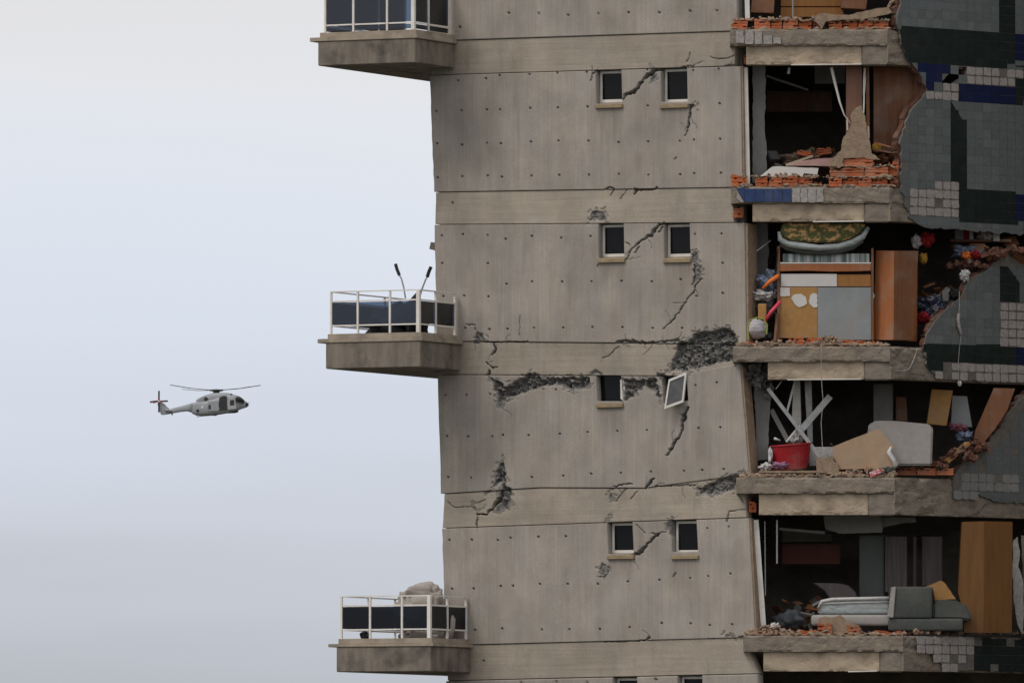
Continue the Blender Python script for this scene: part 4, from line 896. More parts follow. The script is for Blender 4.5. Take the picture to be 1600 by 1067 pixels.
# the 300 tiles that show largest are single pieces, the rest are one part
vis = [t for t in tiles if t[1] in ('tile_grey', 'tile_green', 'tile_blue')]
def score(t):
    u, z = t[6]; p = T.at(u, z); px_ = 800 + (p[0]) / (217 + p[1]) * FPX
    return (px_ < 1606) * 1.0 * t[7] - abs(px_ - 1480) * 0.0005 - (z > float(T.pt(1480, 4)[2])) * 2
keep = set(id(t) for t in sorted(vis, key=score, reverse=True)[:292])
rest = {}; rt_ = random.Random(11)
for t in tiles:
    k, kind, wl_, poly, ua, za, cen, fr_ = t; EO = EOK[k]
    if kind == 'bare': continue
    if kind == 'pad':
        if rt_.random() < (0.06 if k != 3 else .12): continue
        w, h = TU - .012, TZ - .012; n = 10; cx, cz_ = cen; rr = rt_.uniform(.90, 1.03) if k != 3 else rt_.uniform(.98, 1.06); pp = []
        for q in range(14):
            an = (q + .5) * 2 * math.pi / 14; e = 0.3
            x = math.copysign(abs(math.cos(an)) ** e, math.cos(an)) * w / 2 * rr; z = math.copysign(abs(math.sin(an)) ** e, math.sin(an)) * h / 2 * rr
            pp.append((cx + x + rt_.uniform(-.009, .009), cz_ + z + rt_.uniform(-.009, .009)))
        o = tile_obj('mortar_pad', M['pad'] if k != 3 else M['plaster'], wl_, 0, 0, 0, 0, 0.056 + rt_.uniform(0, .006), 0.012, pp)
        continue
    if kind == 'overlay': tile_obj('tile', M['tile_green'], wl_, 0, 0, 0, 0, 0.0555, 0.004, poly); continue
    if id(t) in keep: tile_obj('tile', M[kind], wl_, ua, za, TU - .004, TZ - .004, 0.0505 + rt_.uniform(0, .002), 0.0052, poly, rt_.uniform(-.006, .006))
    else:
        mbx = rest.setdefault(kind, MB()); pl_ = poly or [(ua, za), (ua + TU - .006, za), (ua + TU - .006, za + TZ - .006), (ua, za + TZ - .006)]
        mbx.prism([T.at(u, z, EO + 0.0505) for u, z in pl_], TIN * 0.0052)
for kind, mbx in rest.items():
    o = mbx.build('tile_field', M[kind], tower); o['kind'] = 'stuff'
print('TILES', len(vis), 'pads', sum(t[1] == 'pad' for t in tiles))
# ------------------------------------------------------------------ loose things in the torn-open rooms
def put(mb, name, m, label, cat, group=None, smooth=False, bevel=0.0):
    return tag(mb.build(name, m, smooth=smooth, bevel=bevel), label, cat, group)
def root_at(name, label, cat, px, py, Y, group=None): return thing(name, label, cat, P(px, py, Y), group)
def px_part(r, name, pts, Y, th, m, bevel=0.0): return px_prism(pts, Y, th).build(name, m, r, bevel=bevel)
def scatter(name, label, boxes, seed, m, n, smin=0.02, smax=0.07):
    r = random.Random(seed); mb = MB()
    for i in range(n):
        x0, x1, yb, hmax, Y0, Y1 = boxes[i % len(boxes)]
        x = r.uniform(x0, x1); Y = r.uniform(Y0, Y1); sz = r.uniform(smin, smax)
        tx = (x - x0) / (x1 - x0); pile = 1 - abs(tx * 2 - 1) ** 1.5
        c = P(x, yb - r.random() * hmax * pile, Y); c[2] += sz * 0.3
        b = bmesh.new(); bmesh.ops.create_cube(b, size=1.0)
        rot = Matrix.Rotation(r.uniform(0, 6.3), 3, Vector((r.uniform(-1, 1), r.uniform(-1, 1), r.uniform(-1, 1))).normalized())
        for v in b.verts:
            q = Vector(v.co) * sz; q = Vector((q.x * r.uniform(.7, 1.9), q.y * r.uniform(.7, 1.3), q.z * r.uniform(.4, 1.0)))
            v.co = rot @ q + Vector(c)
        mb.bm(b)
    o = mb.build(name, m, fix=True); o['kind'] = 'stuff'; o['label'] = label; o['category'] = 'rubble'; return o

# --- top storey
r = root_at('drawer_chest', 'orange wooden drawer front at the upper edge, behind the thin steel pole', 'drawers', 1265, 26, .7)
px_part(r, 'drawer_front', quad(1220, 12, 1318, 27), .7, .4, M['ochre'], .006); px_part(r, 'drawer_front', quad(1220, -30, 1318, 10.5), .7, .4, M['ochre'], .006)
put(px_prism([(1178, -40), (1213, -40), (1209, 21), (1173, 20)], .35, .45), 'cabinet', M['wood_dk'], 'brown wooden cabinet tipped at the upper left corner of the top room', 'cabinet', bevel=.006)
put(px_prism([(1322, -40), (1362, -40), (1353, 15), (1314, 13)], .4, .45), 'cabinet', M['wood_dk'], 'brown wooden cabinet tipped beside the tiled wall in the top room', 'cabinet', bevel=.006)
put(MB().tube([P(1238, -60, .2), P(1239, 28, .2)], .018), 'steel_pole', M['metal'], 'thin upright steel pole in the top room', 'pole')
put(px_prism(jag([(1270, 27), (1284, 21), (1300, 23), (1326, 24), (1345, 19), (1372, 13), (1388, 12), (1394, 20), (1380, 24), (1350, 30), (1318, 31), (1290, 34), (1284, 46), (1278, 38)], .8, 6, 8), SY + .02, .14), 'render_slab', M['mortar'], 'torn strip of tan render draped over the bricks of the top slab', 'rubble')
put(MB().tube([P(1388, 12, -.1), P(1392, 4, -.1), P(1400, 0, -.05), P(1402, -8, 0)], .035), 'torn_conduit', M['mortar'], 'curled torn conduit against the tiled wall edge at the upper edge', 'conduit')
# --- storey with the mortar pillar
put(px_prism(jag([(1187, 276), (1206, 261), (1212, 260), (1279, 263), (1277, 273), (1256, 271), (1254, 276), (1200, 277)], .3, 9, 1), -.05, .5), 'white_board', M['whitep'], 'white broken board lying behind the blue-tiled slab edge', 'board')
put(px_prism([(1229, 259), (1250, 252), (1278, 248), (1303, 247), (1302, 251), (1297, 260), (1270, 259)], .25, .6), 'pink_board', M['pink'], 'pink sheet lying above the white board by the mortar pillar', 'board')
put(MB().bar(P(1228, 258, .05), P(1270, 244, .1), .05, .04), 'batten', M['beam'], 'pale batten slanting over the pink sheet', 'batten')
put(MB().bm(px_lump(1222, 232, 1302, 262, .8, .9, .45, 2.2, 4, 4, -.7)), 'debris_heap', M['mortar'], 'tan debris heap behind the pink sheet in the mortar pillar room', 'rubble')
for i, (x0, y1, x1, y0, Yb, rz, rx, lab) in enumerate([(1280, 241, 1300, 231, .75, .3, -.12, 'hollow brick on top of the tan debris heap'), (1244, 243, 1266, 236, .7, -.4, .2, 'hollow brick at the left flank of the tan debris heap')]):
    a, b = P(x0, y1, Yb), P(x1, y0, Yb)
    o = bpy.data.objects.new('hollow_brick', BRM[i]); link(o, None, ((a[0] + b[0]) / 2, Yb, a[2])); o.rotation_euler = (0, rx, rz); o.scale = (b[0] - a[0], .15, b[2] - a[2]); tag(o, lab, 'brick')
m = MB(); ps = [(1299, 106), (1304, 128), (1312, 160), (1319, 180), (1329, 193)]; ws = [.032, .03, .022, .012, .008]
m.tube([P(x, y, .0 + i * .02) for i, (x, y) in enumerate(ps)], ws, 5); put(m, 'hanging_strip', M['white'], 'white strip hanging down from the ceiling track towards the mortar pillar', 'strip')
m = MB().tube([P(1233, 106, .1), P(1232, 116, .1)], .03, 6); put(m, 'hanging_stub', M['metal'], 'short stub hanging under the ceiling of the mortar pillar room', 'stub')
put(MB().bar(P(1196, 119, 2.4), P(1262, 141, 2.6), .08, .04), 'fallen_rail', M['metal'], 'dim rail slanting in the dark behind the plaster strip', 'rail')
put(px_prism(quad(1198, 143, 1300, 175), 3.5, .1), 'wall_shelf', M['wood_dk'], 'dim brown shelf board deep in the mortar pillar room', 'shelf')
put(px_prism(quad(1273, 103, 1320, 131), 2.0, .1), 'ceiling_flap', M['plaster'], 'pale square of ceiling hanging in the dark left of the rosy wood lining', 'panel')
m = MB()
for i in range(9):
    x0 = 1365 + i * 9; m.prism([P(x0, 104, .55 + .03 * (i % 2)), P(x0 + 9.3, 104, .55 + .03 * ((i + 1) % 2)), P(x0 + 9.3, 238, .55 + .03 * ((i + 1) % 2)), P(x0, 238, .55 + .03 * (i % 2))], (0, .04, 0))
put(m, 'folding_door', M['wood_dk'], 'brown pleated wooden door behind the broken edge of the tiled wall', 'door')
put(MB().bm(px_lump(1362, 222, 1380, 237, .1, .25, .5, 3, 2, 3)), 'gold_cushion', M['yellow'], 'small golden bundle between the mortar pillar and the tiled wall', 'bundle')
put(MB().bar(P(1363, 233, 0), P(1393, 239, .05), .03, .03), 'splintered_slat', M['wood_dk'], 'splintered slat leaning beneath the golden bundle', 'slat')
put(MB().bar(P(1366, 223, .05), P(1392, 230, .05), .03, .03), 'splintered_slat', M['wood'], 'orange splintered slat leaning above the golden bundle', 'slat')

# --- storey with the folding bed
r = root_at('folding_bed', 'upended folding bed unit with striped mattress and board base', 'bed', 1290, 530, .1)
px_part(r, 'side_post', quad(1214.5, 385, 1218.5, 532), .1, .5, M['wood_dk']); px_part(r, 'side_post', quad(1361.5, 388, 1365, 531), .1, .5, M['wood_dk'])
stripe = mat('striped_ticking', (0.08, 0.115, 0.115), (0.42, 0.43, 0.42), (7, .01, .01), .9, .1, 60, contrast=(.44, .56), objc=True)
MB().bm(px_rbox(1223, 396, 1359, 411, .16, .4, .03)).build('striped_mattress', stripe, r, smooth=True)
px_part(r, 'bed_rail', quad(1219, 410, 1361, 412), .1, .4, M['white']); px_part(r, 'bed_rail', [(1219, 412.5), (1361, 412.5), (1361, 423), (1340, 424), (1300, 424.5), (1260, 423), (1219, 424)], .1, .4, M['wood'], .005)
px_part(r, 'white_panel', quad(1220, 428, 1307.5, 447.5), .13, .05, M['whitep']); px_part(r, 'wood_panel', quad(1308, 429, 1360.5, 447.5), .14, .05, M['ochre'])
fp = px_part(r, 'fibre_panel', quad(1218.6, 448.5, 1277, 528), .13, .05, M['fibre'])
px_part(r, 'grey_panel', quad(1277.5, 449, 1361, 531), .12, .05, M['greyp'])
for i, pts in enumerate(([(1236, 466), (1241, 460), (1252, 459), (1259, 464), (1261, 474), (1256, 478), (1248, 480), (1241, 474)], [(1264, 470), (1266, 461), (1272, 458), (1277, 460), (1277, 480), (1272, 481), (1266, 476)], [(1219, 449), (1234, 450), (1234, 463), (1219, 463)])):
    MB().prism([P(x, y, .118) for x, y in jag(pts, .6, 3, i)], (0, .012, 0)).build('plaster_patch', M['whitep'], fp)
# rolled floral mattress in clear wrap
floral = mat('floral_fabric', (0.09, 0.095, 0.035), (0.52, 0.30, 0.13), (8, 8, 11), .95, .35, 40, contrast=(.49, .58))
r = root_at('rolled_mattress', 'floral mattress in clear wrap squeezed between the striped bed and the ceiling', 'mattress', 1286, 391, .0)
m = MB(); fr = [P(x, y, -.02) for x, y in [(1222, 351), (1220, 362), (1224, 371), (1245, 377), (1280, 379), (1310, 378), (1330, 372), (1346, 362), (1352, 352), (1352, 348.6), (1222, 348.6)]]
m.prism(fr, (0, .7, 0)).build('mattress_face', floral, r, bevel=.03)
m = MB(); pp = [(1217, 362), (1219, 374), (1230, 380), (1250, 385), (1280, 387), (1310, 385), (1332, 379), (1348, 369), (1357, 356)]
rnd = random.Random(3); m.tube([P(x, y, .03) + np.array([0, rnd.uniform(-.03, .03), rnd.uniform(-.012, .012)]) for x, y in pp], [.03, .055, .062, .066, .06, .066, .07, .06, .04], 10).build('plastic_roll', M['plastic'], r, smooth=True)
m = MB(); m.tube([P(x, y + 7, .1) for x, y in pp[1:-1]], [.04, .06, .065, .06, .065, .06, .04], 8).build('lower_fold', M['sofa'], r, smooth=True)
# wardrobe turned on edge: two real faces
r = root_at('wardrobe', 'tall orange wooden wardrobe standing right of the grey board', 'wardrobe', 1398, 531, .0)
bm_ = [P(1369, 391.5, .28), P(1397, 392, .0), P(1396, 531, .0), P(1364, 531, .28)]
MB().prism(bm_, (.47, .62, 0)).build('front_door', M['wood'], r)
q0, q1, q2, q3 = P(1397.4, 392, -.003), P(1435, 392, .30), P(1426, 531.5, .30), P(1396.4, 531, -.003)
MB().prism([q0, q1, q2, q3], (-.02, .03, 0)).build('side_panel', M['wood_dk'], r)
MB().tube([P(1363, 458, .05), P(1366, 461, .05), P(1365, 466, .05)], .012).build('handle', M['metal'], r)
r = root_at('laundry_bag', 'round white striped laundry bag on the slab edge beside the wall', 'bag', 1184, 531, -.1)
MB().bm(px_lump(1168, 497, 1199, 530, -.12, .36, .16, 1.5, 3, 2)).build('bag_body', mat('white_striped_bag', (.55, .52, .53), (.22, .19, .22), (1.5, 1.5, 16), .8, .3, 30), r, smooth=True)
c = [(1170, 530), (1168, 515), (1172, 500), (1183, 496), (1194, 499), (1199, 508), (1198, 522)]
MB().tube([P(x, y, -.14) for x, y in c], .012).build('rim', M['green'], r)
put(MB().bm(px_lump(1189, 516, 1209, 534, .0, .3, .3, 2, 3, 6)), 'black_bag', M['black'], 'small black bag beside the striped laundry bag', 'bag', smooth=True)
put(MB().bm(px_lump(1184, 418, 1222, 466, .15, .4, .5, 1.8, 4, 1)), 'clothes_bundle', M['bluecl'], 'pale blue clothes bundle spilling out left of the folding bed', 'clothes', smooth=True)
put(MB().bm(px_lump(1176, 453, 1215, 470, .1, .35, .5, 2, 4, 3)), 'folded_blanket', M['whitecl'], 'off-white blanket under the pale blue clothes bundle', 'blanket', smooth=True)
put(MB().bm(px_lump(1180, 466, 1216, 500, .2, .3, .4, 2, 4, 7)), 'dark_bundle', M['sofa'], 'grey bundle under the off-white blanket', 'bundle', smooth=True)
put(MB().tube([P(1192, 451, .05), P(1203, 440, .03), P(1217, 430, .05)], [.03, .045, .04], 7), 'orange_strap', M['orange'], 'bright orange strap across the pale blue clothes', 'strap', smooth=True)
put(MB().tube([P(1196, 501, -.02), P(1205, 487, -.03), P(1219, 471, .0)], .035, 7), 'pink_stick', M['pinkpl'], 'hot pink stick above the laundry bag', 'stick', smooth=True)
put(MB().bm(rbox(*P(1191, 487, .1), .16, .1, .30, .02)), 'wooden_block', M['fibre'], 'brown wooden block standing behind the laundry bag', 'block')
put(MB().bar(P(1181, 393, .3), P(1204, 376, .4), .03, .02), 'metal_rod', M['metal'], 'pale rod sticking out below the ceiling left of the floral mattress', 'rod')
put(MB().bar(P(1206, 480, .05), P(1216, 388, .1), .016, .016), 'tripod_leg', M['black'], 'thin dark rod leaning on the left side of the folding bed', 'rod')
put(MB().bar(P(1211, 533, .0), P(1215, 490, .05), .06, .03), 'plank_offcut', M['wood_dk'], 'short brown plank leaning on the folding bed beside the black bag', 'plank')
# right-hand side
put(MB().bm(px_lump(1438, 362, 1461, 385, .9, .3, .3, 2, 4, 2)), 'red_cushion', M['redcl'], 'red cushion hanging in the dark above the wardrobe', 'cushion', smooth=True)
put(MB().bm(px_lump(1424, 367, 1440, 386, .85, .2, .5, 3, 4, 5)), 'white_rag', M['whitecl'], 'pale rag hanging left of the red cushion', 'rag', smooth=True)
put(MB().bm(px_lump(1436, 394, 1450, 413, .8, .25, .2, 2, 3, 3)), 'yellow_toy', M['yellow'], 'yellow ball-like bundle at the wardrobe upper corner', 'bundle', smooth=True)
put(MB().bm(px_lump(1430, 464, 1483, 500, .75, .5, .6, 2.2, 4, 9)), 'clothes_pile', M['navy'], 'navy and white clothes spilling over the broken tile edge', 'clothes', smooth=True)
put(MB().bm(px_lump(1431, 486, 1456, 505, .65, .4, .3, 2, 4, 4)), 'red_cloth', M['redcl'], 'dark red cloth under the navy and white clothes', 'cloth', smooth=True)
put(MB().bm(px_lump(1500, 421, 1515, 441, .95, .2, .5, 3, 4, 8)), 'white_rag', M['whitecl'], 'white rag caught on the broken tile edge above the cable', 'rag', smooth=True)
put(MB().bm(px_lump(1484, 451, 1499, 468, .85, .2, .5, 3, 4, 12)), 'black_rag', M['black'], 'black rag on the broken tile edge below the white rag', 'rag', smooth=True)
put(px_prism([(1472, 455), (1484, 453), (1482, 470), (1473, 472)], 1.0, .1), 'paper_box', M['plaster'], 'small pale box left of the black rag', 'box')
put(px_prism(quad(1485, 374, 1580, 378), 2.0, .35), 'wall_shelf', M['wood_dk'], 'shelf carrying white and red boxes under the ceiling', 'shelf')
for x0, y0, x1, y1, mm, lab in ((1492, 359, 1506, 374, 'greyp', 'grey box at the left end of the shelf'), (1506.5, 358, 1514, 374, 'redcl', 'red box on the shelf between pale boxes'), (1514.5, 359, 1521, 374, 'whitecl', 'white box right of the red one on the shelf'), (1552, 354, 1562, 377, 'whitecl', 'tall white canister at the right end of the shelf')):
    put(px_prism(quad(x0, y0, x1, y1), 1.95, .2), 'shelf_box', M[mm], lab, 'box', bevel=.005)
put(MB().bm(px_lump(1528, 358, 1552, 376, 1.9, .25, .5, 3, 4, 15)), 'shelf_bundle', M['whitecl'], 'crumpled pale bundle among the boxes on the shelf', 'bundle', smooth=True)
put(MB().bm(px_lump(1490, 383, 1534, 402, 1.35, .4, .55, 2.4, 4, 16)), 'clothes_pile', M['bluecl'], 'grey-blue clothes heap under the shelf', 'clothes', smooth=True)
put(MB().bm(px_lump(1502, 393, 1518, 405, 1.25, .2, .4, 2, 4, 17)), 'orange_cloth', M['orange'], 'orange cloth in the heap under the shelf', 'cloth', smooth=True)
put(MB().bm(px_lump(1517, 391, 1532, 404, 1.25, .2, .4, 2, 4, 18)), 'red_cloth', M['redcl'], 'red cloth in the heap under the shelf', 'cloth', smooth=True)
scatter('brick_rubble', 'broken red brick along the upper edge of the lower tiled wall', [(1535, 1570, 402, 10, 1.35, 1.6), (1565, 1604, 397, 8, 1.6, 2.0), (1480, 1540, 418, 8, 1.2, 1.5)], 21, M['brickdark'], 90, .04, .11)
m = MB().tube([T.pt(x, y, .10) for x, y in [(1499, 455), (1499, 480), (1498, 490)]], .008); m.tube([T.pt(x, y, .11) for x, y in [(1498, 490), (1497, 500), (1499, 512), (1502, 522)]], [.03, .035, .03, .02], 6); m.tube([T.pt(x, y, .1) for x, y in [(1502, 522), (1499, 545), (1497, 570), (1498, 592), (1500, 602)]], .006, 5)
put(m, 'hanging_cable', M['pad'], 'cable with a torn plaster strip hanging over the grey tiles', 'cable')
put(MB().bm(px_lump(1496, 594, 1503, 604, .85, .08, .2, 2, 2, 3)), 'lamp_socket', M['whitecl'], 'white lamp socket dangling on the cable end under the lower tiled wall', 'socket')
put(MB().tube([T.pt(x, y, .05) for x, y in [(1433, 545), (1430, 556), (1424, 570), (1420, 577), (1410, 580), (1400, 579)]], .010, 5), 'loose_wire', M['pad'], 'pale wire curling over the bare beam below the wardrobe', 'wire')
put(MB().tube([P(x, y, SY - .04) for x, y in [(1284, 533), (1283, 560), (1284, 600), (1286, 625), (1283, 660), (1285, 698)]], .007, 5), 'loose_wire', M['pad'], 'thin wire hanging from the bed slab into the room below', 'wire')

MB().bm(px_lump(1160, 562, 1204, 604, .05, .6, .55, 2.4, 4, 71)).build('broken_corner', mat('dark_broken_concrete', (.075, .07, .065), (.16, .15, .14), (14, 14, 14), .95, .8, 25), tower)
MB().bm(px_lump(1196, 596, 1208, 626, .3, .3, .5, 2.4, 3, 72)).build('broken_corner', M['plaster'], tower)
MB().bar(W.pt(674, 384, -.25), W.pt(682, 386, -.25), .12, .14).build('pipe_stub', M['fascia'], tower)
# --- storey with the red basket
r = root_at('laundry_basket', 'red plastic laundry basket on the slab edge under the crossed bars', 'basket', 1236, 733, -.1)
ring = lambda x0, x1, y, ry, n=24: [np.array([(P(x0, y, 0)[0] + P(x1, y, 0)[0]) / 2 + math.cos(k * 2 * math.pi / n) * (P(x1, y, 0)[0] - P(x0, y, 0)[0]) / 2, .18 + ry * math.sin(k * 2 * math.pi / n), P(x0, y, 0)[2] + .035 * math.sin(k * .26 + 1.2)]) for k in range(n)]
A_, B_, C_, D_ = ring(1210, 1262, 733, .24), ring(1204, 1268, 695, .30), ring(1207, 1265, 695, .27), ring(1213, 1259, 730, .21)
n = 24; vv = A_ + B_ + C_ + D_; ff = []
for lay in range(3):
    for k in range(n): ff.append((lay * n + k, lay * n + (k + 1) % n, (lay + 1) * n + (k + 1) % n, (lay + 1) * n + k))
ff += [tuple(range(n)), tuple(range(3 * n, 4 * n))]
MB().add(vv, ff).build('basket_body', M['red'], r, smooth=False)
MB().tube([p + np.array([0, 0, .008]) for p in B_ + B_[:1]], .018, 6).build('rim', M['red'], r, smooth=True)
for i, (a, b, w, h, mm, lab) in enumerate([((1200, 607, .15), (1283, 716, .1), .07, .03, 'metal', 'long aluminium bar slanting down to the right above the basket'), ((1297, 619, .5), (1236, 690, .3), .12, .04, 'metal', 'wide bar slanting down to the left behind the basket'),
        ((1242, 596, .45), (1230, 642, .4), .04, .03, 'white', 'short white bar left of the tall white profile'), ((1205, 640, .6), (1232, 690, .5), .09, .04, 'plaster', 'grey bar slanting beside the plaster strip behind the basket'),
        ((1212, 608, .3), (1221, 596, .35), .02, .02, 'white', 'tiny white bar at the upper left under the beam'), ((1228, 690, .2), (1250, 664, .25), .03, .03, 'white', 'small white bar rising out of the basket to the right')]):
    put(MB().bar(P(*a), P(*b), w, h, up=(0, 1, 0)), 'metal_bar', M[mm], lab, 'bar')
put(px_prism([(1240, 594), (1250, 594), (1252, 664), (1237, 660)], .7, .08), 'metal_profile', M['white'], 'tall white profile standing upright behind the crossed bars', 'profile')
put(px_prism([(1257, 594), (1268, 594), (1270, 690), (1262, 690)], .8, .08), 'metal_profile', M['metal'], 'grey upright profile right of the tall white one', 'profile')
put(MB().bm(px_lump(1240, 668, 1256, 694, .2, .2, .5, 2.5, 4, 31)), 'crumpled_sheet', M['whitecl'], 'white crumpled plastic sticking up from the basket', 'sheet', smooth=True)
put(MB().tube([P(1210, 685, .0), P(1219, 688, .05)], [.03, .015], 8), 'shower_head', M['whitecl'], 'small white shower head at the upper left rim of the basket', 'shower head', smooth=True)
put(MB().bm(px_lump(1187, 723, 1207, 736, -.12, .2, .5, 2.5, 4, 33)), 'white_rag', M['whitecl'], 'white rag at the foot of the basket on its left', 'rag', smooth=True)
put(MB().bm(px_lump(1206, 721, 1232, 733, -.2, .16, .4, 2, 4, 34)), 'mauve_cloth', M['mauve'], 'mauve cloth at the foot of the basket', 'cloth', smooth=True)
put(MB().bm(px_lump(1200, 697, 1208, 725, -.05, .15, .4, 2, 3, 35)), 'white_bag', M['whitecl'], 'white bag pinched beside the left of the basket', 'bag', smooth=True)
put(MB().bm(px_rbox(1264, 698, 1302, 728, .5, .4, .02)), 'white_box', M['whitecl'], 'white box behind the brick stump right of the basket', 'box', smooth=True)
slab_poly([(1276, 716), (1284, 713), (1290, 715), (1302, 712), (1304, 722), (1310, 724), (1311, 741), (1276, 741)], -.2, .16, M['mortar'], 'brick_stump', 61, 1.0, 5, s4)
put(px_prism([(1186, 735), (1290, 735), (1290, 738.5), (1186, 738.5)], -.25, .3), 'floor_board', M['mortar'], 'dusty board lying along the slab edge under the basket', 'board')
put(px_prism([(1300.5, 698), (1330, 686), (1374, 669.3), (1386, 684), (1397, 698), (1389, 707), (1395, 720), (1399, 731), (1311, 733), (1302, 714)], -.08, .035), 'fibre_board', M['beige'], 'large torn beige board leaning in front of the grey headboard', 'board')
put(MB().tube([P(1392, 698, -.1), P(1389, 706, -.11), P(1395, 716, -.12), P(1400, 726, -.12), P(1398, 731, -.1)], [.02, .05, .045, .05, .02], 7), 'torn_sheet', M['whitecl'], 'curled white sheet on the right edge of the beige board', 'sheet', smooth=True)
r = root_at('headboard', 'light grey upholstered headboard behind the beige board', 'headboard', 1410, 727, .15)
pts = [(1356, 675), (1357, 665), (1362, 659), (1372, 657), (1400, 657.5), (1448, 662), (1456, 665), (1458, 672), (1456, 727), (1356, 727)]
px_part(r, 'padding', pts, .15, .2, M['greyfab'], .035)
px_part(r, 'back_board', [(x, y + 1) for x, y in pts], .36, .04, M['wood_dk'])
put(px_prism([(1358, 738), (1376, 732), (1378, 738), (1361, 746)], -.30, .12), 'striped_packet', mat('red_white_stripes', (.55, .05, .08), (.62, .55, .55), (24, 24, 24), .7, .1, 40, contrast=(.47, .53)), 'red and white striped packet on the slab corner', 'packet', bevel=.01)
put(MB().bm(px_lump(1378, 728, 1398, 740, -.22, .2, .4, 2, 4, 41)), 'dark_rag', M['sofa'], 'dark rag beside the striped packet', 'rag', smooth=True)
put(px_prism([(1456, 608), (1489, 610), (1479, 665), (1448, 662)], 1.2, .3), 'carton', M['fibre'], 'brown carton tilted above the headboard', 'carton', bevel=.004)
put(px_prism([(1488, 618), (1511, 619), (1519, 667), (1486, 665)], 1.5, .08), 'grey_panel', M['greyp'], 'grey-blue panel right of the tilted brown carton', 'panel')
put(px_prism([(1553, 606), (1586, 607), (1574, 640), (1556, 668), (1530, 700), (1519, 700), (1524, 672)], 1.3, .06), 'leaning_door', M['wood_dk'], 'dark orange door leaf leaning along the broken tile edge', 'door')
put(MB().bar(P(1478, 722, .6), P(1512, 692, .9), .14, .06), 'timber_offcut', M['fibre'], 'tan timber offcut slanting between headboard and tiled wall', 'timber')
put(MB().bm(px_lump(1484, 660, 1512, 674, 1.0, .3, .5, 2, 4, 44)), 'mauve_cloth', mat('dusty_pink_cloth', (.26, .10, .14), None, (12, 12, 12), .95, .4, 40), 'dusty pink cloth below the grey-blue panel', 'cloth', smooth=True)
put(MB().bm(px_lump(1494, 672, 1520, 690, 1.0, .3, .5, 2, 4, 45)), 'dark_rag', M['bluecl'], 'blue-grey rag under the dusty pink cloth', 'rag', smooth=True)
put(px_prism(quad(1365, 600, 1395, 660), 1.6, .1), 'wall_pier', M['plaster'], 'grey pier standing in the dark behind the headboard', 'pier')
put(px_prism([(1400, 620), (1416, 620), (1418, 658), (1400, 657)], 1.8, .1), 'dark_door', M['wood_dk'], 'dark brown door leaf in shade above the headboard', 'door')
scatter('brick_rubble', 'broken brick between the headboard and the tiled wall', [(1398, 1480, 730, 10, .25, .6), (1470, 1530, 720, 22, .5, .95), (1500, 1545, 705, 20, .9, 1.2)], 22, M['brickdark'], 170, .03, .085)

# --- storey with the sofa
r = root_at('sofa', 'grey-green sofa with thick arm beside the orange wardrobe on the sofa floor', 'sofa', 1450, 985, .2)
MB().bm(px_rbox(1390, 916, 1457, 966, .15, .75, .05)).build('arm', M['sofa'], r, smooth=True)
MB().bm(px_rbox(1388, 966, 1505, 985, .16, .8, .04)).build('base', M['sofa'], r, smooth=True)
pts = [(1458, 940), (1470, 936), (1495, 938), (1510, 946), (1519, 962), (1517, 970), (1500, 967), (1458, 967)]
px_prism(pts, .22, .7).build('seat_cushion', M['sofa'], r, bevel=.04)
px_prism([(1393, 917), (1400, 916), (1396, 965), (1386, 963)], .12, .05).build('arm_edge', M['greyfab'], r, bevel=.01)
r = root_at('mattress', 'thin white mattress in clear wrap lying left of the sofa arm', 'mattress', 1325, 978, .2)
MB().bm(px_rbox(1268, 960, 1392, 977, .2, .8, .05)).build('mattress_base', M['greyfab'], r, smooth=True)
m = MB().prism([P(x, y, .25) for x, y in [(1278, 959), (1281, 940), (1290, 936), (1389, 934), (1390, 959)]], (0, .7, 0)); m.build('wrapped_body', M['plastic'], r, bevel=.03)
MB().tube([P(x, y, .24) for x, y in [(1279, 950), (1284, 939), (1300, 936), (1345, 935), (1389, 934)]], .035, 8).build('piping', M['whitecl'], r, smooth=True)
MB().tube([P(x, y, .24) for x, y in [(1283, 943), (1330, 941), (1389, 940)]], .015, 6).build('piping', M['whitecl'], r, smooth=True)
r = root_at('wardrobe', 'broad ochre wardrobe reaching the ceiling right of the sofa', 'wardrobe', 1540, 988, .6)
px_part(r, 'front_door', [(1503, 815), (1538, 814), (1537, 988), (1506, 988), (1506, 960), (1497, 925)], .62, .6, M['ochre_shaded'], .004)
MB().prism([P(1538.3, 814, .615), P(1582, 815, .95), P(1581, 988, .95), P(1537.3, 988, .615)], (-.02, .03, 0)).build('side_panel', M['ochre_shaded'], r)
put(px_prism(jag([(1440, 918), (1452, 914), (1470, 906), (1478, 912), (1488, 928), (1494, 936), (1478, 937), (1460, 938), (1457, 918)], .6, 5, 6), .5, .25), 'yellow_blanket', M['fibre'], 'crumpled ochre blanket on the sofa back', 'blanket', bevel=.02)
for x0, x1, y0, y1, Yc, mm, lab in ((1343, 1381, 836, 934, 2.0, 'greydoor', 'grey-green cupboard door standing left of the curtains'), (1383, 1417, 838, 924, 1.9, 'curtain', 'wide mauve-grey curtain behind the sofa arm'), (1427, 1432, 838, 924, 2.0, 'curtain', 'narrow curtain strip in the dark gap between the curtains'), (1441, 1472, 838, 914, 1.9, 'curtain', 'mauve-grey curtain above the ochre blanket')):
    m = MB(); nn = max(2, int((x1 - x0) / 3))
    top = [P(x0 + (x1 - x0) * i / nn, y0, Yc + (.03 * math.sin(i * 1.7) if mm == 'curtain' else 0)) for i in range(nn + 1)]; bot = [P(x0 + (x1 - x0) * i / nn, y1, Yc + (.035 * math.sin(i * 1.7 + .4) if mm == 'curtain' else 0)) for i in range(nn + 1)]
    m.prism(top + bot[::-1], (0, .03, 0)); put(m, 'cupboard_door' if mm == 'greydoor' else 'curtain', M[mm], lab, 'door' if mm == 'greydoor' else 'curtain')
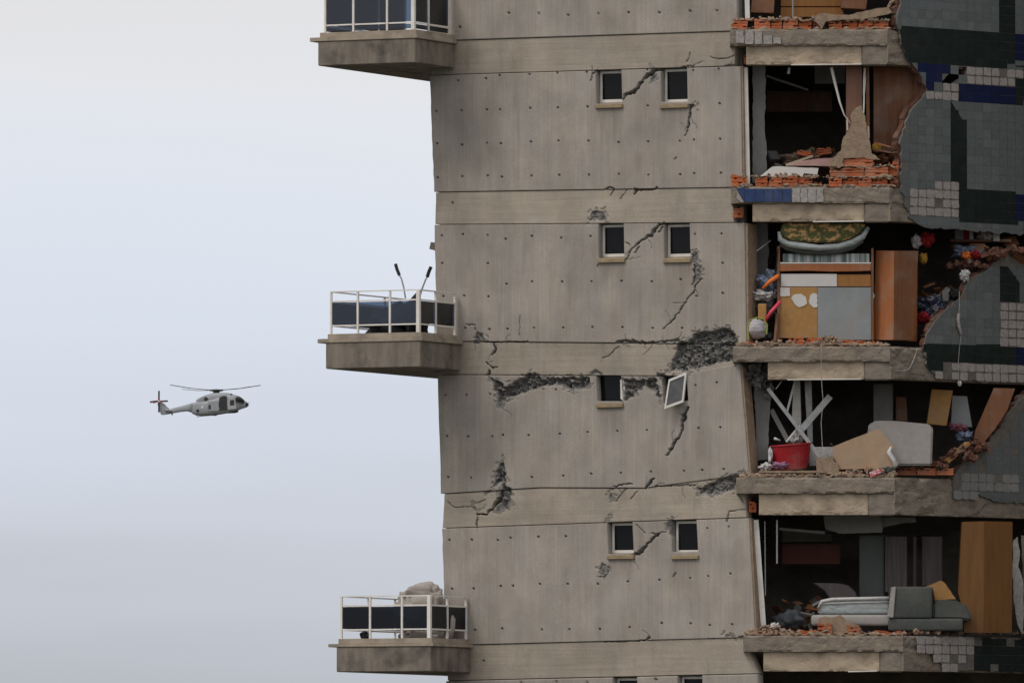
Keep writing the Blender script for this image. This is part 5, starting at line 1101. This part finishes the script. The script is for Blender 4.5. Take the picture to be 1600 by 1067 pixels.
put(MB().tube([P(1290, 833, 1.8), P(1400, 833, 1.8), P(1500, 826, 1.8)], .02, 6), 'curtain_rail', M['black'], 'dark curtain rail under the ceiling of the sofa floor', 'rail')
put(px_prism(jag([(1287, 806), (1375, 804), (1380, 820), (1378, 832), (1310, 833), (1290, 826)], .7, 7, 7), 1.2, .03), 'ceiling_panel', M['ceil'], 'pale ceiling panel hanging left under the ceiling of the sofa floor', 'panel')
put(px_prism(jag([(1378, 808), (1430, 808), (1432, 815), (1405, 818), (1378, 824)], .6, 7, 8), 1.3, .03), 'ceiling_panel', M['ceil'], 'small pale ceiling panel hanging above the wide curtain', 'panel')
put(px_prism(quad(1222, 850, 1313, 881), 2.6, .3), 'wall_cupboard', mat('red_brown_wood', (.17, .055, .035), (.12, .04, .026), (12, 12, 1.5), .7, .1, 40), 'red-brown wall cupboard deep left in the sofa floor', 'cupboard', bevel=.006)
put(px_prism(quad(1222, 828, 1300, 846), 2.7, .3), 'wall_cupboard', M['room'], 'dark open wall cupboard above the red-brown one', 'cupboard')
put(px_prism([(1270, 910), (1310, 911), (1325, 914), (1336, 924), (1340, 934), (1296, 934), (1288, 922)], 1.4, .2), 'arched_headboard', M['curtain'], 'arched pale headboard behind the wrapped mattress', 'headboard', bevel=.015)
put(MB().bar(P(1214, 812, .3), P(1214, 880, .3), .03, .03), 'window_bar', M['metal'], 'thin grey bar of the window frame beside the white jamb post', 'bar')
put(MB().bar(P(1195, 814, .35), P(1196, 930, .35), .02, .02), 'window_bar', M['metal'], 'thinnest grey bar right behind the white jamb post', 'bar')
put(MB().bar(P(1217, 826, .9), P(1288, 832, 1.2), .05, .05), 'fallen_rail', M['plaster'], 'pale rail fallen under the ceiling above the dark cupboard', 'rail')
put(MB().bm(px_lump(1208, 950, 1262, 988, .2, .5, .4, 2, 3, 51, -.6)), 'dark_bundle', mat('slate_cloth', (.06, .065, .075), None, (12, 12, 12), .95, .4, 40), 'slate-grey bundle on the sofa floor beside the jamb post', 'bundle', smooth=True)
put(MB().bm(px_lump(1202, 972, 1216, 986, -.1, .2, .5, 2, 4, 52)), 'white_rag', M['whitecl'], 'white rag on the lowest slab near the jamb post', 'rag', smooth=True)
slab_poly([(1279, 966), (1290, 962), (1300, 965), (1314, 960), (1322, 968), (1328, 972), (1340, 976), (1350, 988), (1279, 990)], -.12, .16, M['mortar'], 'brick_stump', 62, 1.2, 5, s5)
slab_poly([(1583, 845), (1590, 838), (1594, 862), (1591, 884), (1598, 905), (1600, 960), (1597, 990), (1590, 975), (1584, 940), (1582, 900)], 1.35, .08, M['pad'], 'plaster_strip', 63, .8, 8)
slab_poly([(1596, 836), (1640, 836), (1640, 992), (1604, 992), (1600, 960), (1598, 905)], 1.6, .1, M['room'], 'wall_return', 64, .8, 8)

def clutter(label, boxes, seed, m, n):
    r_ = random.Random(seed); mb = MB()
    for i in range(n):
        x0, x1, y0, y1, Y0, Y1 = boxes[i % len(boxes)]; Y = r_.uniform(Y0, Y1); x, y = r_.uniform(x0, x1), y1 - (y1 - y0) * r_.random() ** 1.7
        an = r_.uniform(-1.4, 1.4); ln = r_.uniform(6, 26); a = P(x, y, Y); b = P(x + ln * math.cos(an), y + ln * math.sin(an) * .7, Y + r_.uniform(-.3, .3))
        mb.bar(a, b, r_.uniform(.03, .22), r_.uniform(.015, .05), up=(0, r_.uniform(.3, 1), r_.uniform(-1, 1)))
    o = mb.build('debris_heap', m); o['kind'] = 'stuff'; o['label'] = label; o['category'] = 'debris'
clutter('splintered boards in the gloom of the mortar pillar room', [(1200, 1310, 235, 272, 1.0, 2.4), (1362, 1395, 228, 250, .5, 1.2)], 31, M['wood_dk'], 30)
clutter('pale broken plaster in the gloom of the mortar pillar room', [(1200, 1310, 238, 270, .9, 2.2)], 32, M['plaster'], 22)
clutter('torn strips and boards in the gloom right of the tall orange wardrobe', [(1440, 1490, 445, 500, 1.0, 2.0), (1490, 1600, 380, 400, 1.5, 2.4)], 33, M['wood_dk'], 46)
clutter('pale scraps in the gloom right of the tall orange wardrobe', [(1440, 1480, 465, 505, .9, 1.8)], 34, M['plaster'], 14)
clutter('splintered boards in the gloom behind the crossed bars', [(1205, 1360, 695, 735, .8, 2.2)], 35, M['wood_dk'], 34)
clutter('pale scraps in the gloom behind the red basket', [(1205, 1300, 690, 735, .8, 2.0)], 36, M['plaster'], 24)
clutter('splintered boards in the gloom left of the wrapped mattress', [(1205, 1290, 935, 985, .7, 2.2)], 37, M['wood_dk'], 40)
clutter('pale scraps in the gloom left of the wrapped mattress', [(1205, 1290, 940, 985, .6, 2.0)], 38, M['plaster'], 22)
# --- rubble and dust along the slab edges
for nm, lab, boxes, sd_, n_ in (('slab_rubble', 'loose mortar crumbs on the top slab edge', [(1142, 1390, 33, 4, SY + .02, SY + .3)], 1, 70),
        ('slab_rubble', 'loose mortar crumbs on the blue-tiled slab edge', [(1142, 1300, 278, 5, SY + .05, SY + .35), (1296, 1400, 262, 5, SY + .1, SY + .3), (1142, 1400, 292, 2, SY, SY + .1)], 2, 80),
        ('slab_rubble', 'brick and mortar crumbs along the slab under the folding bed', [(1150, 1390, 540, 7, SY + .02, SY + .4), (1270, 1320, 540, 16, SY + .05, SY + .3)], 3, 150),
        ('slab_rubble', 'brick and mortar crumbs along the slab under the red basket', [(1155, 1396, 745, 5, SY + .02, SY + .4), (1310, 1400, 742, 10, SY + .05, SY + .3)], 4, 140),
        ('slab_rubble', 'brick and mortar crumbs along the slab under the sofa', [(1165, 1410, 992, 6, SY + .02, SY + .4), (1165, 1240, 990, 12, SY + .05, SY + .3)], 5, 150)):
    scatter(nm, lab, boxes, sd_, M['rubble'], int(n_ * 1.6), .018, .062)
scatter('slab_rubble', 'rubble crumbs along the right-hand edge of the lowest slab', [(1412, 1470, 990, 3, .1, .5), (1470, 1540, 990, 3, .7, 1.1), (1540, 1604, 990, 4, 1.3, 1.7)], 6, M['rubble'], 70, .03, .09)

# ------------------------------------------------------------------ things on the balconies
root2, pl2, zf2, Lb2 = bal2
r = thing('broken_parasol', 'collapsed dark parasol with two bent poles sticking up from the middle balcony', 'parasol', pl2(-.6, .9, zf2))
def B2(x, y, bb): return W.pt(x, y, Lb2 - bb)
for pts in ([(633.5, 466, 1.0), (631, 450, 1.0), (627, 435, 1.0), (624, 430, 1.0)], [(656, 463, 1.0), (660, 450, 1.0), (665, 437, 1.0), (668, 432, 1.0)]):
    MB().tube([B2(*p) for p in pts], .016, 6).build('pole', M['metal'], r)
for pts in ([(624, 430, 1.0), (620, 420, 1.0), (618, 412.5, 1.0)], [(667.5, 433, 1.0), (670, 425, 1.0), (673.5, 417, 1.0)]):
    MB().tube([B2(*p) for p in pts], .034, 6).build('pole_sleeve', M['black'], r)
c = B2(612, 505, 1.0); MB().bm(lump((c[0], c[1], c[2] - .05), (.55, .5, .42), .3, 1.6, 3, 5, -.6)).build('canopy', M['black'], r, smooth=True)
c = B2(648, 500, 1.0); MB().bm(lump((c[0], c[1], c[2]), (.35, .4, .42), .35, 1.8, 3, 6, -.6)).build('canopy', M['black'], r, smooth=True)
root3, pl3, zf3, Lb3 = bal3
def B3(x, y, bb): return W.pt(x, y, Lb3 - bb)
r = thing('tarpaulin_heap', 'beige tarpaulin bundled over furniture on the lowest balcony', 'tarpaulin', B3(660, 1000, 1.2))
m = MB(); c = B3(663, 955, 1.1)
def wr_lump(c, rx, ry, rz, seed):
    b = bmesh.new(); bmesh.ops.create_icosphere(b, subdivisions=5, radius=1.0)
    for v in b.verts:
        q = v.co; e = 0.55
        s = Vector([math.copysign(abs(x) ** e, x) for x in q]); s = s * (1 / max(.75, s.length / 1.25)) * .95
        f = 1 + .22 * mnoise.fractal(q * 1.8 + Vector((seed, 0, 0)), 1, 2, 5) - .10 * abs(mnoise.noise(q * 4.5 + Vector((0, seed, 0))))
        s *= f
        v.co = Vector((c[0] + s.x * rx, c[1] + s.y * ry, c[2] + s.z * rz))
    return b
m.bm(wr_lump((c[0] - .08, c[1], c[2] + .05), .47, .5, .42, 3)).build('draped_sheet', M['tarp'], r, smooth=True)
c = B3(684, 972, 1.15); MB().bm(wr_lump((c[0] - .05, c[1], c[2] - .05), .33, .42, .42, 8)).build('draped_sheet', M['tarp'], r, smooth=True)
c = B3(656, 994, .7); MB().bm(wr_lump((c[0], c[1], c[2]), .35, .3, .1, 11)).build('draped_sheet', M['tarp'], r, smooth=True)
q = B3(570, 993, .7); put(MB().bm(lump((q[0], q[1], q[2]), (.12, .1, .09), .3, 2, 2, 9)), 'dark_stone', M['black'], 'small dark lump on the curb of the lowest balcony', 'lump')

# ------------------------------------------------------------------ helicopter
HD = 2030.0 - 217.0; HS = 1 / 70.0
hp = P(220 + 800 / 8, 580 + 450 / 8, HD)
heli = thing('helicopter', 'grey military helicopter with red and white tail rotor hub flying in the sky', 'helicopter', hp)
hg = mat('helicopter_grey', (0.36, 0.375, 0.40), (0.30, 0.315, 0.335), (.35, .35, .5), .6, .0, spec=.3)
hl = mat('helicopter_light_grey', (0.42, 0.425, 0.435), (0.35, 0.355, 0.365), (.4, .4, .4), .6, .0, spec=.3)
hd = mat('helicopter_dark', (0.045, 0.045, 0.047), None, (.4, .4, .4), .6, .0, spec=.3)
hr = mat('red_marking', (.55, .05, .06), None, (1, 1, 1), .6, 0); hwm = mat('white_marking', (.8, .78, .78), None, (1, 1, 1), .6, 0)
def HP(x, y, d=0.0): return np.array([hp[0] + (x - 800) * HS, hp[1] + d, hp[2] + (450 - y) * HS])
def loft(secs, n=20, ex=.62):
    vv = []; ff = []
    for (x, t, b_, w) in secs:
        zc, hh = (t + b_) / 2, (b_ - t) / 2
        for k in range(n):
            an = k * 2 * math.pi / n; c_, s_ = math.cos(an), math.sin(an)
            vv.append(HP(x, zc - math.copysign(abs(s_) ** ex, s_) * hh, math.copysign(abs(c_) ** ex, c_) * w))
    for i in range(len(secs) - 1):
        for k in range(n): ff.append((i * n + k, i * n + (k + 1) % n, (i + 1) * n + (k + 1) % n, (i + 1) * n + k))
    ff += [tuple(range(n)), tuple(range((len(secs) - 1) * n, len(secs) * n))]
    return MB().add(vv, ff)
fus = loft([(640, 396, 528, .75), (700, 383, 556, 1.15), (780, 372, 559, 1.35), (900, 345, 553, 1.45), (1000, 310, 540, 1.45), (1080, 288, 526, 1.45), (1160, 289, 508, 1.4), (1205, 303, 492, 1.3), (1250, 326, 476, 1.12), (1290, 356, 462, .9), (1325, 383, 450, .6), (1349, 402, 432, .28)]).build('fuselage', hg, heli, smooth=True)
loft([(330, 486, 532, .22), (400, 458, 526, .42), (500, 434, 508, .55), (580, 412, 500, .68), (650, 393, 520, .8)]).build('tail_boom', hg, heli, smooth=True)
MB().prism([HP(x, y, -.16) for x, y in [(205, 402), (250, 388), (290, 402), (335, 450), (380, 482), (400, 500), (385, 530), (300, 544), (255, 545), (240, 505)]], (0, .32, 0)).build('tail_fin', hg, heli, bevel=.05)
MB().prism([HP(x, y, -2.0) for x, y in [(300, 486), (395, 492), (395, 500), (320, 496)]], (0, 2.0, 0)).build('tailplane', hl, heli)
loft([(690, 360, 400, .35), (715, 338, 400, .6), (760, 318, 400, .8), (830, 292, 400, .95), (890, 272, 400, 1.0), (1000, 266, 390, 1.0), (1090, 270, 380, 1.0), (1150, 286, 360, .85), (1180, 300, 340, .5)]).build('engine_cowling', hg, heli, smooth=True)
loft([(905, 250, 275, .45), (940, 240, 275, .55), (985, 250, 275, .45)], 12).build('rotor_mast', hd, heli, smooth=True)
hub = loft([(862, 228, 246, .3), (890, 226, 252, .6), (945, 222, 258, .75), (1000, 226, 252, .6), (1032, 226, 244, .3)], 12).build('rotor_hub', hd, heli, smooth=True)
for (x0, y0, d0, x1, y1, d1) in ((865, 238, -.3, 380, 186, -4.0), (865, 240, .4, 515, 213, 5.0), (1025, 236, -.3, 1500, 190, -4.0), (1025, 236, .4, 1362, 179, 5.0)):
    a, b = HP(x0, y0, d0), HP(x1, y1, d1); mid = (a + b) / 2 - np.array([0, 0, .12]); m = MB()
    dv = (b - a) / np.linalg.norm(b - a); sd = np.cross(dv, [0, 0, 1]); sd /= np.linalg.norm(sd); top = np.array([0, 0, .075])
    for p, q in ((a, mid), (mid, b)): m.prism([p - sd * .25, p + sd * .25, p + sd * .25 + top, p - sd * .25 + top], q - p)
    m.build('rotor_blade', hd, heli)
tr = [((228, 362), (228, 245)), ((215, 374), (115, 386)), ((245, 378), (340, 373)), ((228, 395), (228, 515))]
for a, b in tr:
    a, b = HP(*a, -.5), HP(*b, -.5); MB().bar(a, b, .30, .08, up=(0, 1, 0) if abs(a[0] - b[0]) < .2 else (0, 1, 0)).build('tail_rotor_blade', hd, heli)
loft([(205, 362, 388, .3), (228, 354, 396, .42), (252, 362, 388, .3)], 12).build('tail_rotor_hub', hwm, heli, smooth=True)
for a, b in (((150, 396), (200, 388)), ((215, 345), (228, 352)), ((245, 390), (270, 384))):
    MB().bar(HP(*a, -.72), HP(*b, -.72), .2, .05, up=(0, 1, 0)).build('tail_rotor_stripe', hr, heli)
def hpan(name, pts, d, m, parent=heli, th=.06): return MB().prism([HP(x, y, d) for x, y in pts], (0, th, 0)).build(name, m, parent)
hpan('dark_opening_panel', [(985, 330), (1035, 312), (1078, 312), (1082, 490), (990, 494), (972, 470)], -1.49, hd)  # dark panel on the hull stands in for the shaded doorway
hpan('sliding_door', [(845, 386), (962, 372), (985, 480), (960, 500), (850, 500)], -1.53, hg)
hpan('cockpit_door', [(1090, 340), (1180, 345), (1200, 470), (1090, 484)], -1.47, hl)
hpan('cockpit_window', [(1118, 365), (1165, 362), (1170, 425), (1118, 432)], -1.50, hd)
hpan('cockpit_window', [(1185, 330), (1215, 326), (1222, 385), (1190, 392)], -1.40, hd)
for i, (x, t_, b_, w) in enumerate([(0, 0, 0, 0)]):
    loft([(1212, 310, 380, 1.20), (1240, 320, 384, 1.135), (1268, 337, 392, 1.01), (1294, 362, 402, .84)], 16, .7).build('windscreen', hd, heli, smooth=True)
def disc(x, y, r_, d, m, name):
    MB().prism([HP(x + r_ * math.cos(k * math.pi / 8), y + r_ * math.sin(k * math.pi / 8), d) for k in range(16)], (0, .3, 0)).build(name, m, heli)
disc(816, 350, 25, -1.05, hd, 'engine_exhaust'); disc(1132, 293, 13, -.98, hd, 'air_intake'); disc(714, 495, 19, -1.24, hd, 'porthole'); disc(1325, 418, 22, -.72, hd, 'nose_sensor')
hpan('cabin_window', [(848, 424), (876, 422), (878, 476), (850, 478)], -1.57, hd); hpan('porthole', [(755, 440), (780, 438), (780, 468), (757, 470)], -1.36, hwm)
loft([(820, 535, 548, .1), (860, 515, 556, .35), (940, 500, 556, .4), (990, 505, 535, .2)], 12).build('sponson', hl, heli, smooth=True)
for o in [heli.children[-1]]: o.location.y -= 1.5
loft([(1065, 505, 522, .3), (1090, 488, 526, .8), (1180, 480, 522, .8), (1220, 480, 510, .4)], 14).build('belly_radome', hd, heli, smooth=True)
MB().tube([HP(1335, 408, 0), HP(1362, 388, 0)], .04, 5).build('pitot_probe', hd, heli)
MB().tube([HP(392, 525, 0), HP(392, 548, 0)], .12, 6).build('tail_bumper', hd, heli)
MB().tube([HP(700, 572, -.8), HP(770, 562, -.8), HP(860, 556, -.8)], .06, 5).build('belly_antenna', hd, heli)
MB().bar(HP(930, 545, -1.0), HP(940, 558, -1.0), .3, .2).build('wheel', hd, heli)
